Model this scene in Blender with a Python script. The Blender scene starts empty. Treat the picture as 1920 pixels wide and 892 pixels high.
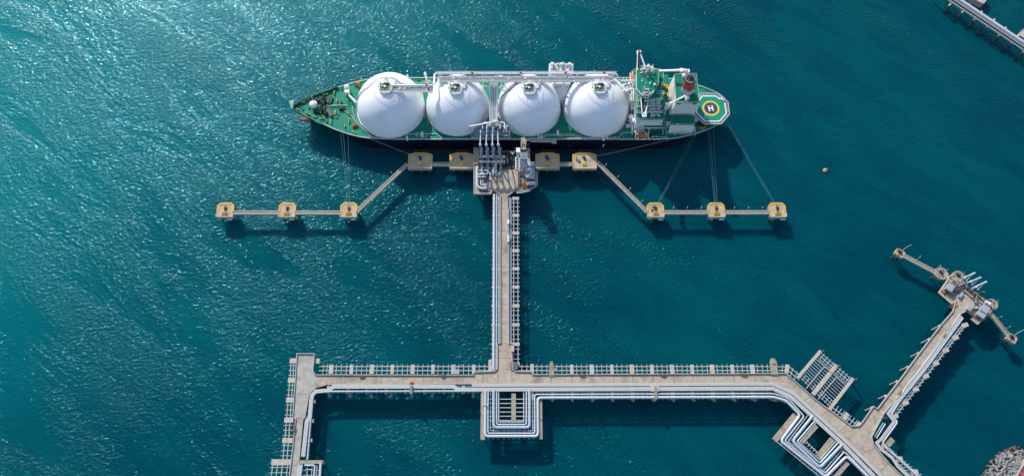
import bpy, bmesh, math, random
from mathutils import Vector, Matrix
R = math.radians
rng = random.Random(7)
scene = bpy.context.scene
COL = scene.collection

# ------------------------------------------------------------------ survey
CAM_H = 488.0
PITCH = R(21.2)
FPX, CX, CY = 1500.0, 960.0, 446.0
def P(px, py, z=0.0):
    """ground-survey point: where the sight line through a photo point meets height z"""
    u = (px - CX) / FPX; v = (CY - py) / FPX
    d = Vector((u, math.sin(PITCH) + v*math.cos(PITCH), -math.cos(PITCH) + v*math.sin(PITCH)))
    t = (z - CAM_H) / d.z
    return Vector((d.x*t, d.y*t, z))
def PL(pts, z): return [P(x, y, z) for x, y in pts]

SUN_AZ, SUN_EL = R(27), R(35)      # azimuth measured from +Y towards -X
SUN = Vector((-math.sin(SUN_AZ)*math.cos(SUN_EL), math.cos(SUN_AZ)*math.cos(SUN_EL), math.sin(SUN_EL)))

# ------------------------------------------------------------------ materials
def newmat(name):
    m = bpy.data.materials.new(name); m.use_nodes = True
    nt = m.node_tree; b = nt.nodes['Principled BSDF']
    return m, nt, b
def node(nt, typ, **kw):
    n = nt.nodes.new(typ)
    for k, v in kw.items():
        if k in n.inputs.keys(): n.inputs[k].default_value = v
        else: setattr(n, k, v)
    return n
def mat(name, col, rough=0.6, metal=0.0, var=0.15, scale=0.6, stain=None, stain_scale=0.15, stain_amt=0.0, bump=0.0, coat=0.0, spec=.5):
    """painted / concrete / metal surface with a fine mottling and optional stains of another colour"""
    m, nt, b = newmat(name)
    L = nt.links.new
    geo = node(nt, 'ShaderNodeNewGeometry')
    n1 = node(nt, 'ShaderNodeTexNoise'); n1.inputs['Scale'].default_value = scale; n1.inputs['Detail'].default_value = 6; n1.inputs['Roughness'].default_value = .65
    L(geo.outputs['Position'], n1.inputs['Vector'])
    r1 = node(nt, 'ShaderNodeValToRGB')
    r1.color_ramp.elements[0].position = .3; r1.color_ramp.elements[1].position = .7
    lo = [c*(1-var) for c in col]; hi = [min(1, c*(1+var)) for c in col]
    r1.color_ramp.elements[0].color = (*lo, 1); r1.color_ramp.elements[1].color = (*hi, 1)
    L(n1.outputs['Fac'], r1.inputs['Fac'])
    out = r1.outputs['Color']
    if stain is not None:
        n2 = node(nt, 'ShaderNodeTexNoise'); n2.inputs['Scale'].default_value = stain_scale; n2.inputs['Detail'].default_value = 8; n2.inputs['Roughness'].default_value = .7; n2.inputs['Distortion'].default_value = .6
        L(geo.outputs['Position'], n2.inputs['Vector'])
        r2 = node(nt, 'ShaderNodeValToRGB'); r2.color_ramp.elements[0].position = .5; r2.color_ramp.elements[1].position = .68
        r2.color_ramp.elements[0].color = (0, 0, 0, 1); r2.color_ramp.elements[1].color = (stain_amt,)*3 + (1,)
        L(n2.outputs['Fac'], r2.inputs['Fac'])
        mx = node(nt, 'ShaderNodeMix', data_type='RGBA')
        L(r2.outputs['Color'], mx.inputs['Factor']); L(out, mx.inputs['A']); mx.inputs['B'].default_value = (*stain, 1)
        out = mx.outputs['Result']
    L(out, b.inputs['Base Color'])
    b.inputs['Roughness'].default_value = rough; b.inputs['Metallic'].default_value = metal
    b.inputs['Specular IOR Level'].default_value = spec
    if coat: b.inputs['Coat Weight'].default_value = coat
    if bump:
        bp = node(nt, 'ShaderNodeBump'); bp.inputs['Strength'].default_value = bump; bp.inputs['Distance'].default_value = .05
        L(n1.outputs['Fac'], bp.inputs['Height']); L(bp.outputs['Normal'], b.inputs['Normal'])
    return m

M = {}
M['concrete'] = mat('concrete', (.40, .345, .27), .85, var=.16, scale=.5, stain=(.24, .20, .15), stain_scale=.12, stain_amt=.6, bump=.3)
M['road'] = mat('road_concrete', (.42, .355, .275), .88, var=.2, scale=.4, stain=(.21, .175, .135), stain_scale=.11, stain_amt=.8, bump=.2)
M['road_grey'] = mat('road_concrete_grey', (.39, .37, .335), .88, var=.2, scale=.3, stain=(.21, .185, .155), stain_scale=.13, stain_amt=.75, bump=.2)
M['cap'] = mat('pile_cap_concrete', (.46, .42, .36), .85, var=.14, scale=.8, stain=(.3, .24, .18), stain_scale=.25, stain_amt=.6)
M['cap_old'] = mat('weathered_concrete', (.345, .295, .23), .9, var=.24, scale=.7, stain=(.16, .125, .09), stain_scale=.28, stain_amt=.8)
M['dolphin'] = mat('dolphin_concrete', (.48, .385, .26), .85, var=.16, scale=.5, stain=(.27, .22, .16), stain_scale=.2, stain_amt=.6)
M['pile'] = mat('wet_pile', (.10, .10, .095), .7, var=.3)
M['steel'] = mat('galvanised_steel', (.44, .48, .47), .5, var=.12, scale=1.0, stain=(.35, .27, .19), stain_scale=.5, stain_amt=.4)
M['steel_dark'] = mat('dark_steel', (.10, .115, .135), .55, var=.2, scale=.8)
M['steel_blue'] = mat('blue_grey_steel', (.20, .255, .32), .5, var=.15, scale=.6)
M['rust'] = mat('rusty_steel', (.33, .13, .05), .85, var=.4, scale=1.5, stain=(.3, .24, .17), stain_scale=.6, stain_amt=.8)
M['pipe'] = mat('insulated_pipe', (.50, .545, .58), .45, var=.06, scale=.35, stain=(.46, .45, .42), stain_scale=.25, stain_amt=.35)
M['loader'] = mat('loader_blue_paint', (.25, .325, .41), .5, var=.15, scale=.8, stain=(.16, .18, .2), stain_scale=.6, stain_amt=.6)
M['pipe_blue'] = mat('blue_grey_pipe', (.38, .46, .55), .45, var=.08, scale=.35, stain=(.34, .36, .38), stain_scale=.3, stain_amt=.3)
M['duct'] = mat('cable_tray_cover', (.46, .46, .44), .5, var=.07, scale=.5, stain=(.42, .40, .36), stain_scale=.3, stain_amt=.35)
M['kerb'] = mat('kerb_paint', (.42, .40, .37), .8, var=.14, scale=1.0, stain=(.36, .22, .16), stain_scale=.35, stain_amt=.55)
M['joint'] = mat('road_joint', (.14, .125, .10), .9, var=.25)
M['deck'] = mat('green_deck_paint', (.004, .225, .14), .6, spec=.15, var=.2, scale=.25, stain=(.035, .25, .165), stain_scale=.12, stain_amt=.7)
M['deck2'] = mat('green_roof_paint', (.004, .20, .122), .6, spec=.15, var=.14, scale=.4, stain=(.03, .16, .09), stain_scale=.2, stain_amt=.6)
M['deck_dark'] = mat('dark_green_paint', (.008, .10, .065), .55, var=.2, scale=.4)
M['white'] = mat('white_paint', (.80, .80, .785), .4, var=.03, scale=.3, stain=(.68, .65, .58), stain_scale=.35, stain_amt=.5)
M['tank'] = mat('tank_white_paint', (.86, .87, .89), .45, var=.02, scale=.15, stain=(.76, .75, .73), stain_scale=.08, stain_amt=.75)
M['grating'] = mat('pale_grating', (.55, .575, .565), .55, var=.12, scale=1.2, stain=(.3, .36, .33), stain_scale=.5, stain_amt=.5)
M['hull'] = mat('navy_hull_paint', (.006, .007, .020), .4, var=.25, scale=.2)
M['antifoul'] = mat('red_antifouling', (.20, .03, .035), .6, var=.2, scale=.6)
M['yellow'] = mat('yellow_paint', (.66, .36, .025), .6, var=.14, scale=1.0, stain=(.5, .32, .1), stain_scale=.4, stain_amt=.5)
M['bright_yellow'] = mat('bright_yellow_paint', (.72, .50, .03), .6, var=.08)
M['lime'] = mat('yellow_fitting_paint', (.55, .48, .06), .6, var=.15)
M['cream'] = mat('cream_paint', (.55, .56, .40), .6, var=.1)
M['orange'] = mat('orange_gel_coat', (.70, .12, .025), .4, var=.08)
M['red'] = mat('red_paint', (.60, .05, .055), .45, var=.08)
M['funnel_grey'] = mat('pale_grey_paint', (.45, .50, .56), .5, var=.06)
M['winch'] = mat('dark_green_machinery', (.012, .04, .032), .6, var=.4, scale=.8, stain=(.06, .045, .03), stain_scale=.6, stain_amt=.6)
M['walkway'] = mat('ochre_walkway_grating', (.30, .26, .165), .8, var=.2, scale=1.0)
M['funnel_top'] = mat('funnel_top_paint', (.05, .075, .072), .6, var=.2)
M['black'] = mat('black_paint', (.015, .016, .018), .6, var=.3)
M['navy'] = mat('dark_navy_paint', (.035, .04, .075), .6, var=.15)
M['glass'] = mat('dark_window_glass', (.02, .03, .04), .12, var=.1)
M['grating_dark'] = mat('dark_slate_grating', (.012, .022, .034), .85, var=.3, scale=1.0)
M['blue'] = mat('blue_machinery_paint', (.015, .028, .09), .5, var=.2)
M['rope'] = mat('teal_rope', (.22, .42, .42), .8, var=.1)
M['rope_pale'] = mat('pale_rope', (.45, .52, .5), .8, var=.1)
M['net'] = mat('safety_net', (.10, .16, .15), .7, var=.3, scale=1.2)
M['roof_grey'] = mat('grey_roof_sheet', (.33, .36, .385), .6, var=.09, scale=.5, stain=(.3, .29, .27), stain_scale=.3, stain_amt=.5)
M['rock'] = mat('grey_rock', (.21, .213, .215), .9, var=.45, scale=.5, stain=(.42, .41, .39), stain_scale=.3, stain_amt=.7, bump=.5)
M['rock_brown'] = mat('wet_brown_rock', (.10, .07, .048), .8, var=.4, scale=.6, stain=(.28, .24, .2), stain_scale=.3, stain_amt=.6, bump=.5)
M['red_paving'] = mat('red_paving', (.36, .05, .06), .8, var=.15)

def water_material():
    m, nt, b = newmat('sea_water'); L = nt.links.new
    geo = node(nt, 'ShaderNodeNewGeometry')
    def along(deg, stretch):
        """coordinates stretched along a compass line: features come out longer in that direction"""
        r = node(nt, 'ShaderNodeMapping'); r.inputs['Rotation'].default_value = (0, 0, R(-deg)); L(geo.outputs['Position'], r.inputs['Vector'])
        k = node(nt, 'ShaderNodeMapping'); k.inputs['Scale'].default_value = (1/stretch, 1, 1); L(r.outputs['Vector'], k.inputs['Vector']); return k.outputs['Vector']
    def noise(vec, scale, det=3, rough=.5, dist=0.0):
        n = node(nt, 'ShaderNodeTexNoise'); n.inputs['Scale'].default_value = scale; n.inputs['Detail'].default_value = det
        n.inputs['Roughness'].default_value = rough; n.inputs['Distortion'].default_value = dist
        L(vec, n.inputs['Vector']); return n.outputs['Fac']
    def math_(op, a, b_=None):
        n = node(nt, 'ShaderNodeMath', operation=op)
        for i, x in enumerate((a, b_)):
            if x is None: continue
            if isinstance(x, (int, float)): n.inputs[i].default_value = x
            else: L(x, n.inputs[i])
        return n.outputs[0]
    def rng_(v, a, b_, c, d):
        n = node(nt, 'ShaderNodeMapRange'); n.interpolation_type = 'SMOOTHSTEP'
        for nm, x in zip(('From Min', 'From Max', 'To Min', 'To Max'), (a, b_, c, d)): n.inputs[nm].default_value = x
        L(v, n.inputs['Value']); return n.outputs['Result']
    sep = node(nt, 'ShaderNodeSeparateXYZ'); L(geo.outputs['Position'], sep.inputs[0])
    wob = noise(along(-38, 1.5), .006, 4)
    wob = math_('MULTIPLY', math_('SUBTRACT', wob, .5), 260.)
    # wind: choppy in the open west, calmer in the lee of ship and piers to the east
    west = rng_(math_('ADD', sep.outputs['X'], wob), -60, 260, WAVE_W, WAVE_E)
    streak = rng_(noise(along(-40, 3.2), .035, 5, .6, .4), .36, .64, .45, 1.45)
    amp = math_('MULTIPLY', west, streak)
    w1 = noise(along(-42, 1.8), .075, 2, .5, .3)
    w2 = noise(along(8, 1.55), .58, 3, .5, .4)
    w3 = noise(along(-12, 1.35), 1.3, 2, .5, .2)
    h = math_('ADD', math_('MULTIPLY', w1, WAVE[0]), math_('ADD', math_('MULTIPLY', w2, WAVE[1]), math_('MULTIPLY', w3, WAVE[2])))
    h = math_('MULTIPLY', h, amp)
    bp = node(nt, 'ShaderNodeBump'); bp.inputs['Strength'].default_value = 1.0; bp.inputs['Distance'].default_value = 1.0
    L(h, bp.inputs['Height']); L(bp.outputs['Normal'], b.inputs['Normal'])
    # colour of the water body: blue-green, with a turquoise glow of sunlight painted in to the north-west
    big = noise(along(-35, 1.6), .0075, 4, .55, .4)
    fine = noise(along(-40, 2.5), .05, 4, .6, .4)
    painted_glow = rng_(math_('ADD', math_('ADD', math_('MULTIPLY', sep.outputs['X'], .8), math_('MULTIPLY', sep.outputs['Y'], -.75)), wob), -640, -150, 1.0, 0.0)
    def mix(f, a, c):
        n = node(nt, 'ShaderNodeMix', data_type='RGBA'); L(f, n.inputs['Factor'])
        for nm, x in (('A', a), ('B', c)):
            if isinstance(x, tuple): n.inputs[nm].default_value = x
            else: L(x, n.inputs[nm])
        return n.outputs['Result']
    base = mix(rng_(math_('ADD', math_('MULTIPLY', big, .62), math_('MULTIPLY', fine, .38)), .38, .62, 0., 1.), WATER_A, WATER_B)
    base = mix(math_('MULTIPLY', painted_glow, PAINTED_GLOW), base, WATER_C)
    L(base, b.inputs['Base Color'])
    b.inputs['Roughness'].default_value = WATER_ROUGH; b.inputs['IOR'].default_value = 1.33; b.inputs['Specular IOR Level'].default_value = .33; b.inputs['Specular Tint'].default_value = (.25, .82, 1, 1)
    if WATER_SSS:
        b.subsurface_method = 'BURLEY'; b.inputs['Subsurface Weight'].default_value = 1.0
        b.inputs['Subsurface Radius'].default_value = (.5, 1.0, 1.0); b.inputs['Subsurface Scale'].default_value = WATER_SSS
    return m
WATER_SSS = 3.0
WAVE_W, WAVE_E = 1.0, .6
WAVE = (.22, .70, .20)
WATER_A, WATER_B, WATER_C, WATER_ROUGH, PAINTED_GLOW = (.000, .046, .068, 1), (.000, .070, .086, 1), (.000, .21, .22, 1), .10, .85  # third colour and last value: sunlight glow painted on the north-west water

# ------------------------------------------------------------------ mesh builder
class MB:
    def __init__(s): s.v = []; s.f = []; s.mi = []; s.sm = []
    def add(s, verts, faces, mi=0, smooth=False):
        o = len(s.v); s.v += [Vector(v) for v in verts]
        for f in faces:
            s.f.append([i+o for i in f]); s.mi.append(mi); s.sm.append(smooth)
    def prism(s, pts, z0, z1, mi=0, mi_top=None):
        """upright prism over a plan outline; z0/z1 numbers"""
        n = len(pts)
        a = sum(pts[i][0]*pts[(i+1) % n][1] - pts[(i+1) % n][0]*pts[i][1] for i in range(n))
        if a < 0: pts = pts[::-1]
        vs = [(p[0], p[1], z0) for p in pts] + [(p[0], p[1], z1) for p in pts]
        s.add(vs, [list(range(n))[::-1]] + [[i, (i+1) % n, (i+1) % n+n, i+n] for i in range(n)], mi)
        s.add(vs[n:], [list(range(n))], mi if mi_top is None else mi_top)
    def box(s, c, size, rot=0.0, mi=0, mi_top=None):
        """c = centre of the base"""
        hx, hy = size[0]/2, size[1]/2; cs, sn = math.cos(rot), math.sin(rot)
        pts = [(c[0]+x*cs-y*sn, c[1]+x*sn+y*cs) for x, y in ((-hx, -hy), (hx, -hy), (hx, hy), (-hx, hy))]
        s.prism(pts, c[2], c[2]+size[2], mi, mi_top)
    def beam(s, p, q, w, h, mi=0):
        """bar of width w and height h, top edge on the line p-q"""
        p, q = Vector(p), Vector(q); d = (q-p)
        if d.length < 1e-6: return
        d.normalize()
        side = d.cross(Vector((0, 0, 1)))
        if side.length < 1e-4: side = Vector((1, 0, 0))
        side.normalize(); up = side.cross(d).normalized()
        a, b = side*w/2, -up*h
        vs = [p-a, p+a, p+a+b, p-a+b, q-a, q+a, q+a+b, q-a+b]
        s.add(vs, [[0, 1, 5, 4], [1, 2, 6, 5], [2, 3, 7, 6], [3, 0, 4, 7], [3, 2, 1, 0], [4, 5, 6, 7]], mi)
    def tube(s, pts, r, n=10, mi=0, fillet=0.0, cap=True):
        pts = [Vector(p) for p in pts]
        if fillet and len(pts) > 2:
            out = [pts[0]]
            for i in range(1, len(pts)-1):
                a, b, c = pts[i-1], pts[i], pts[i+1]
                u, w = (a-b), (c-b)
                fl = min(fillet, u.length*.45, w.length*.45)
                u.normalize(); w.normalize()
                for k in range(6):
                    t = k/5
                    p0, p1 = b+u*fl, b+w*fl
                    out.append(p0*(1-t)**2 + b*2*t*(1-t) + p1*t*t)
            out.append(pts[-1]); pts = out
        rings = []; prev = None
        for i, p in enumerate(pts):
            if i == 0: d = pts[1]-p
            elif i == len(pts)-1: d = p-pts[i-1]
            else: d = (pts[i+1]-p).normalized() + (p-pts[i-1]).normalized()
            d.normalize()
            if prev is None:
                ref = Vector((0, 0, 1)) if abs(d.z) < .9 else Vector((1, 0, 0))
                x = d.cross(ref).normalized()
            else:
                x = prev - d*prev.dot(d)
                if x.length < 1e-5: x = d.orthogonal()
                x.normalize()
            prev = x; y = d.cross(x)
            rings.append([p + x*r*math.cos(2*math.pi*k/n) + y*r*math.sin(2*math.pi*k/n) for k in range(n)])
        vs = [v for rg in rings for v in rg]
        fs = [[i*n+k, i*n+(k+1) % n, (i+1)*n+(k+1) % n, (i+1)*n+k] for i in range(len(rings)-1) for k in range(n)]
        s.add(vs, fs, mi, True)
        if cap:
            s.add(rings[0], [list(range(n))[::-1]], mi); s.add(rings[-1], [list(range(n))], mi)
    def cone(s, p, q, r0, r1, n=14, mi=0, cap=True):
        p, q = Vector(p), Vector(q); d = (q-p).normalized(); x = d.orthogonal().normalized(); y = d.cross(x)
        A = [p + x*r0*math.cos(2*math.pi*k/n) + y*r0*math.sin(2*math.pi*k/n) for k in range(n)]
        B = [q + x*r1*math.cos(2*math.pi*k/n) + y*r1*math.sin(2*math.pi*k/n) for k in range(n)]
        s.add(A+B, [[k, (k+1) % n, (k+1) % n+n, k+n] for k in range(n)], mi, True)
        if cap: s.add(A, [list(range(n))[::-1]], mi); s.add(B, [list(range(n))], mi)
    def ball(s, c, rx, ry, rz, nu=16, nv=8, mi=0, half=False):
        c = Vector(c); vs = []; fs = []
        a0 = 0 if half else -math.pi/2
        for j in range(nv+1):
            a = a0 + (math.pi/2-a0)*j/nv
            for k in range(nu):
                b = 2*math.pi*k/nu
                vs.append(c + Vector((rx*math.cos(a)*math.cos(b), ry*math.cos(a)*math.sin(b), rz*math.sin(a))))
        for j in range(nv):
            for k in range(nu): fs.append([j*nu+k, j*nu+(k+1) % nu, (j+1)*nu+(k+1) % nu, (j+1)*nu+k])
        s.add(vs, fs, mi, True)
    def ribbon(s, pts, w, z0, z1, mi=0, closed=False):
        """flat strip of width w following a plan line, mitred at the bends"""
        pts = [Vector((p[0], p[1])) for p in pts]; n = len(pts); Lp = []; Rp = []
        for i in range(n):
            a = pts[i-1] if (i > 0 or closed) else None
            c = pts[(i+1) % n] if (i < n-1 or closed) else None
            d0 = (pts[i]-a).normalized() if a is not None else None
            d1 = (c-pts[i]).normalized() if c is not None else None
            if d0 is None: d0 = d1
            if d1 is None: d1 = d0
            n0 = Vector((-d0.y, d0.x)); n1 = Vector((-d1.y, d1.x))
            m = n0+n1
            m = m.normalized() if m.length > 1e-6 else n0
            k = min(2.5, 1/max(.3, m.dot(n0)))
            Lp.append(pts[i]+m*w/2*k); Rp.append(pts[i]-m*w/2*k)
        segs = n if closed else n-1
        for i in range(segs):
            j = (i+1) % n
            q = [Rp[i], Rp[j], Lp[j], Lp[i]]
            vs = [(p.x, p.y, z0) for p in q] + [(p.x, p.y, z1) for p in q]
            fs = [[3, 2, 1, 0], [4, 5, 6, 7], [0, 1, 5, 4], [2, 3, 7, 6]]
            if not closed and i == 0: fs.append([3, 0, 4, 7])
            if not closed and i == segs-1: fs.append([1, 2, 6, 5])
            s.add(vs, fs, mi)
    def build(s, name, mats, parent=None, local=False, origin=None):
        me = bpy.data.meshes.new(name)
        if parent is not None and not local:
            off = Vector(parent.location); q = parent.parent
            while q is not None: off = off + Vector(q.location); q = q.parent
        elif parent is None and not local:
            if origin is None:
                xs = [v.x for v in s.v]; ys = [v.y for v in s.v]; zs = [v.z for v in s.v]
                origin = Vector(((min(xs)+max(xs))/2, (min(ys)+max(ys))/2, min(zs)))
            off = Vector(origin)
        else: off = Vector((0, 0, 0))
        me.from_pydata([v-off for v in s.v], [], s.f)
        if not isinstance(mats, (list, tuple)): mats = [mats]
        for m in mats: me.materials.append(M[m] if isinstance(m, str) else m)
        me.polygons.foreach_set('material_index', s.mi); me.polygons.foreach_set('use_smooth', s.sm)
        bm = bmesh.new(); bm.from_mesh(me); bmesh.ops.recalc_face_normals(bm, faces=bm.faces); bm.to_mesh(me); bm.free()
        me.update()
        o = bpy.data.objects.new(name, me); COL.objects.link(o)
        if parent is not None: o.parent = parent
        elif not local: o.location = off
        return o

def tag(o, label, cat, group=None):
    o['label'] = label; o['category'] = cat
    if group: o['group'] = group
    return o
def thing(name, label, cat, loc=(0, 0, 0), group=None):
    o = bpy.data.objects.new(name, None); COL.objects.link(o)
    o.location = loc; o.empty_display_size = 2
    return tag(o, label, cat, group)
def copy_tree(o, parent=None):
    c = o.copy(); COL.objects.link(c)
    if parent is not None: c.parent = parent
    for ch in list(o.children): copy_tree(ch, c)
    return c
def structure(o): o['kind'] = 'structure'; return o
def lerp(a, b, t): return a + (b-a)*t
SKY_STRENGTH, SUN_STRENGTH, EXPOSURE = .155, 3.6, 0.24
# ------------------------------------------------------------------ world, sun, camera, sea
w = bpy.data.worlds.new('World'); scene.world = w; w.use_nodes = True
wt = w.node_tree; bg = wt.nodes['Background']
sky = wt.nodes.new('ShaderNodeTexSky'); sky.sky_type = 'NISHITA'; sky.sun_disc = False
sky.sun_elevation = SUN_EL; sky.sun_rotation = 2*math.pi - SUN_AZ
sky.air_density = 1.0; sky.dust_density = 1.0; sky.ozone_density = 1.0
wt.links.new(sky.outputs['Color'], bg.inputs['Color']); bg.inputs['Strength'].default_value = SKY_STRENGTH
sl = bpy.data.lights.new('sun', 'SUN'); sl.energy = SUN_STRENGTH; sl.angle = R(.5); sl.color = (1, .955, .89)
so = bpy.data.objects.new('sun', sl); COL.objects.link(so)
so.rotation_euler = SUN.to_track_quat('Z', 'Y').to_euler(); so.location = SUN*900
cam = bpy.data.cameras.new('camera'); cam.sensor_width = 36; cam.lens = 36*FPX/1920; cam.clip_end = 20000; cam.clip_start = 1
co = bpy.data.objects.new('camera', cam); COL.objects.link(co)
co.location = (0, 0, CAM_H); co.rotation_euler = (PITCH, 0, 0); scene.camera = co
vs = scene.view_settings; vs.view_transform = 'Standard'; vs.look = 'None'; vs.exposure = EXPOSURE; vs.gamma = 1; vs.use_curve_mapping = False
scene.cycles.max_bounces = 5; scene.cycles.diffuse_bounces = 3; scene.cycles.glossy_bounces = 2

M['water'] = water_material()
mb = MB(); S_ = 9000
mb.add([(-S_, -S_, 0), (S_, -S_, 0), (S_, S_, 0), (-S_, S_, 0)], [[0, 1, 2, 3]])
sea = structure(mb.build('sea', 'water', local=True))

# ------------------------------------------------------------------ piers
ZD = 10.8          # road level of the jetties
ZR = 10.2          # top of steel racks
def road(parent, px, mats=('road', 'joint'), z=ZD, th=.9, joints=(), name='road_deck'):
    pts = PL(px, z); m = MB(); m.prism(pts, z-th, z)
    for a, b in joints:
        a, b = P(*a, z), P(*b, z); d = (b-a).normalized(); n = Vector((-d.y, d.x, 0))*.13
        m.add([(a-n).to_tuple()[:2]+(z+.004,), (b-n).to_tuple()[:2]+(z+.004,), (b+n).to_tuple()[:2]+(z+.004,), (a+n).to_tuple()[:2]+(z+.004,)], [[0, 1, 2, 3]], 1)
    return m.build(name, list(mats), parent)
def kerb(parent, px, z=ZD, h=.95, w=.42, matn='kerb', name='parapet', post=5.5):
    pts = PL(px, z); m = MB(); m.ribbon(pts, w, z-.3, z+h)
    return m.build(name, matn, parent)
def pile(m, x, y, z, r=.55):
    m.cone((x, y, -6), (x, y, z), r, r, 10)
def rack(parent, i0, i1, o0, o1, nb, stringers, ncross, cap_s, cap_w, ext=(-.05, 1.05), z=ZR, piles=True, cap_mat='cap', steel='steel',
         bw=.36, first=True, last=True, bearer=None, sw=None):
    """open steel rack between inner line i0-i1 and outer line o0-o1 (world points): bays of bars, a concrete pile cap at every bay end"""
    def pt(t, s):
        a = lerp(i0, i1, t); b = lerp(o0, o1, t); q = lerp(a, b, s); return Vector((q.x, q.y, z))
    d = (i1-i0).normalized()
    length = (i1-i0).length
    for k in range(nb):
        t0, t1 = k/nb, (k+1)/nb
        m = MB()
        for s in stringers: m.beam(pt(t0, s), pt(t1, s), sw or bw*1.15, .5)
        for j in range(1, ncross+1):
            t = lerp(t0, t1, j/(ncross+1)); a, b = pt(t, ext[0]), pt(t, ext[1]); a.z = b.z = z+.06
            m.beam(a, b, bw*.8, .3)
        m.build('rack_bay', steel, parent)
    for k in range(nb+1):
        if (k == 0 and not first) or (k == nb and not last): continue
        t = k/nb; cw = cap_w[k % len(cap_w)]
        m = MB()
        a, b = pt(t, cap_s[0]), pt(t, cap_s[1]); a.z = b.z = z+.18
        m.beam(a, b, cw, 1.3)
        m.build('pile_cap', cap_mat, parent)
        if bearer:
            m = MB(); a, b = pt(t, bearer[0]), pt(t, bearer[1]); a.z = b.z = z-1.15
            m.beam(a, b, 1.5, 1.2); m.build('cross_head', 'cap_old', parent)
        if piles:
            for s in ((cap_s[0]+cap_s[1])/2,) if not bearer else (bearer[0]*.85+bearer[1]*.15, bearer[0]*.15+bearer[1]*.85):
                p = pt(t, s); m = MB(); pile(m, p.x, p.y, z-1.2); m.build('pile', 'pile', parent)

# --- approach trestle (north-south)
tr = thing('approach_trestle', 'straight concrete road trestle running from the loading platform down to the long pier', 'pier', P(946, 530, 0))
jts = [((940, y), (952.6, y)) for y in (369, 391, 433.5, 468, 501.5, 535, 570, 606)] + [((934, 671), (960, 671)), ((934, 643.5), (960, 643.5))]
road(tr, [(939.7, 367), (952.6, 367), (953.2, 643), (959.5, 643), (960.3, 691.6), (932.7, 690.6), (933.6, 643), (940.2, 643)], joints=jts)
kerb(tr, [(938.8, 368), (939.2, 643), (933.2, 643), (932.4, 690)])
kerb(tr, [(953.4, 392), (954.0, 643), (959.8, 643), (960.6, 691)])
Z0 = 10.8
def X(px, py, z=Z0): return P(px, py, z).x
def Y(py, z=Z0): return P(960, py, z).y
i0, i1 = P(955.3, 371.8, ZR), P(955.3, 681.7, ZR); o0, o1 = P(973.2, 371.8, ZR), P(975.2, 681.7, ZR)
i0.x = i1.x = (i0.x+i1.x)/2; o0.x = o1.x = (o0.x+o1.x)/2
rack(tr, i0, i1, o0, o1, 9, (.42, .83), 3, (.28, .98), (2.0,), ext=(-.1, 1.03), bearer=(-1.75, .6))
i0, i1 = P(939.5, 371.8, ZR), P(939.5, 681.7, ZR); o0, o1 = P(922.6, 371.8, ZR), P(921.8, 681.7, ZR)
i0.x = i1.x = (i0.x+i1.x)/2; o0.x = o1.x = (o0.x+o1.x)/2
rack(tr, i0, i1, o0, o1, 9, (.62,), 3, (.15, 1.0), (1.3,), ext=(.1, 1.03), piles=False)
# pale blue cable channel on the east side of the road
mb = MB(); mb.ribbon(PL([(957.2, 392), (957.4, 642)], ZD), 1.5, ZD-.75, ZD-.35); mb.ribbon(PL([(953.9, 372), (956.5, 372), (956.5, 392)], ZD), 1.6, ZD-.6, ZD-.25)
mb.build('cable_channel', 'steel_blue', tr)

# --- long pier (east-west)
mj = thing('main_pier', 'long straight concrete pier road crossing the picture below the trestle', 'pier', P(1030, 712, 0))
jts = [((x, 704), (x + (x-949)*.004, 718)) for x in (640, 678, 716, 755, 793, 832, 868, 906, 1034, 1072, 1110, 1150, 1186, 1224, 1262, 1300, 1338, 1376, 1416)] + [((934, 697), (934, 718)), ((960, 697), (960, 718))]
road(mj, [(592.3, 702.6), (888, 703.3), (888.5, 697.7), (927, 696.4), (932.7, 691), (960.3, 692), (964.8, 696.4), (997.7, 697), (998.8, 702.2), (1473.6, 700.2), (1448.6, 716.2), (930, 718.6), (614.8, 720.2), (592.3, 726.6)], joints=jts)
kerb(mj, [(592.6, 702.4), (888, 703), (888.5, 697.5), (927, 696), (932.4, 690.6)])
kerb(mj, [(960.6, 691.5), (965, 696), (997.7, 696.8), (998.8, 702), (1473.6, 699.8)])
kerb(mj, [(615, 720.4), (930, 718.9), (1448.6, 716.5)], h=.3, w=.3)
yi, yo = Y(703.5, ZR), Y(683, ZR)
def wx(px, py=692): return P(px, py, ZR).x
a, b = wx(620.8), wx(888.2)
rack(mj, Vector((a, yi, 0)), Vector((b, yi, 0)), Vector((a, yo, 0)), Vector((b, yo, 0)), 7, (.46, .83), 3, (.16, 1.0), (2.5, 2.0), ext=(-.02, 1.04), bearer=(-1.9, .7))
a2 = wx(598); b2 = wx(919)
rack(mj, Vector((a2, yi, 0)), Vector((a, yi, 0)), Vector((a2, yo, 0)), Vector((a, yo, 0)), 1, (.46, .83), 2, (.16, 1.0), (2.5,), first=False, last=False)
rack(mj, Vector((b, yi, 0)), Vector((b2, yi, 0)), Vector((b, yo, 0)), Vector((b2, yo, 0)), 1, (.46, .83), 2, (.3, 1.45), (2.0,), ext=(.2, 1.04), first=False, last=True)
a, b = wx(1072), wx(1448.6)
rack(mj, Vector((a, yi, 0)), Vector((b, yi, 0)), Vector((a, yo, 0)), Vector((b, yo, 0)), 10, (.46, .83), 3, (.16, 1.0), (2.0, 2.5), ext=(-.02, 1.04), bearer=(-2.3, .7))
c = wx(997.5); c2 = wx(969)
rack(mj, Vector((c, yi, 0)), Vector((a, yi, 0)), Vector((c, yo, 0)), Vector((a, yo, 0)), 2, (.46, .83), 3, (.16, 1.05), (2.0, 2.2), ext=(-.02, 1.04), last=False, bearer=(-2.3, .7))
rack(mj, Vector((c2, yi, 0)), Vector((c, yi, 0)), Vector((c2, yo, 0)), Vector((c, yo, 0)), 1, (.46, .83), 2, (.2, 1.0), (1.8,), ext=(.25, 1.04), first=False, last=False)
d = P(1477, 684, ZR)
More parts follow.
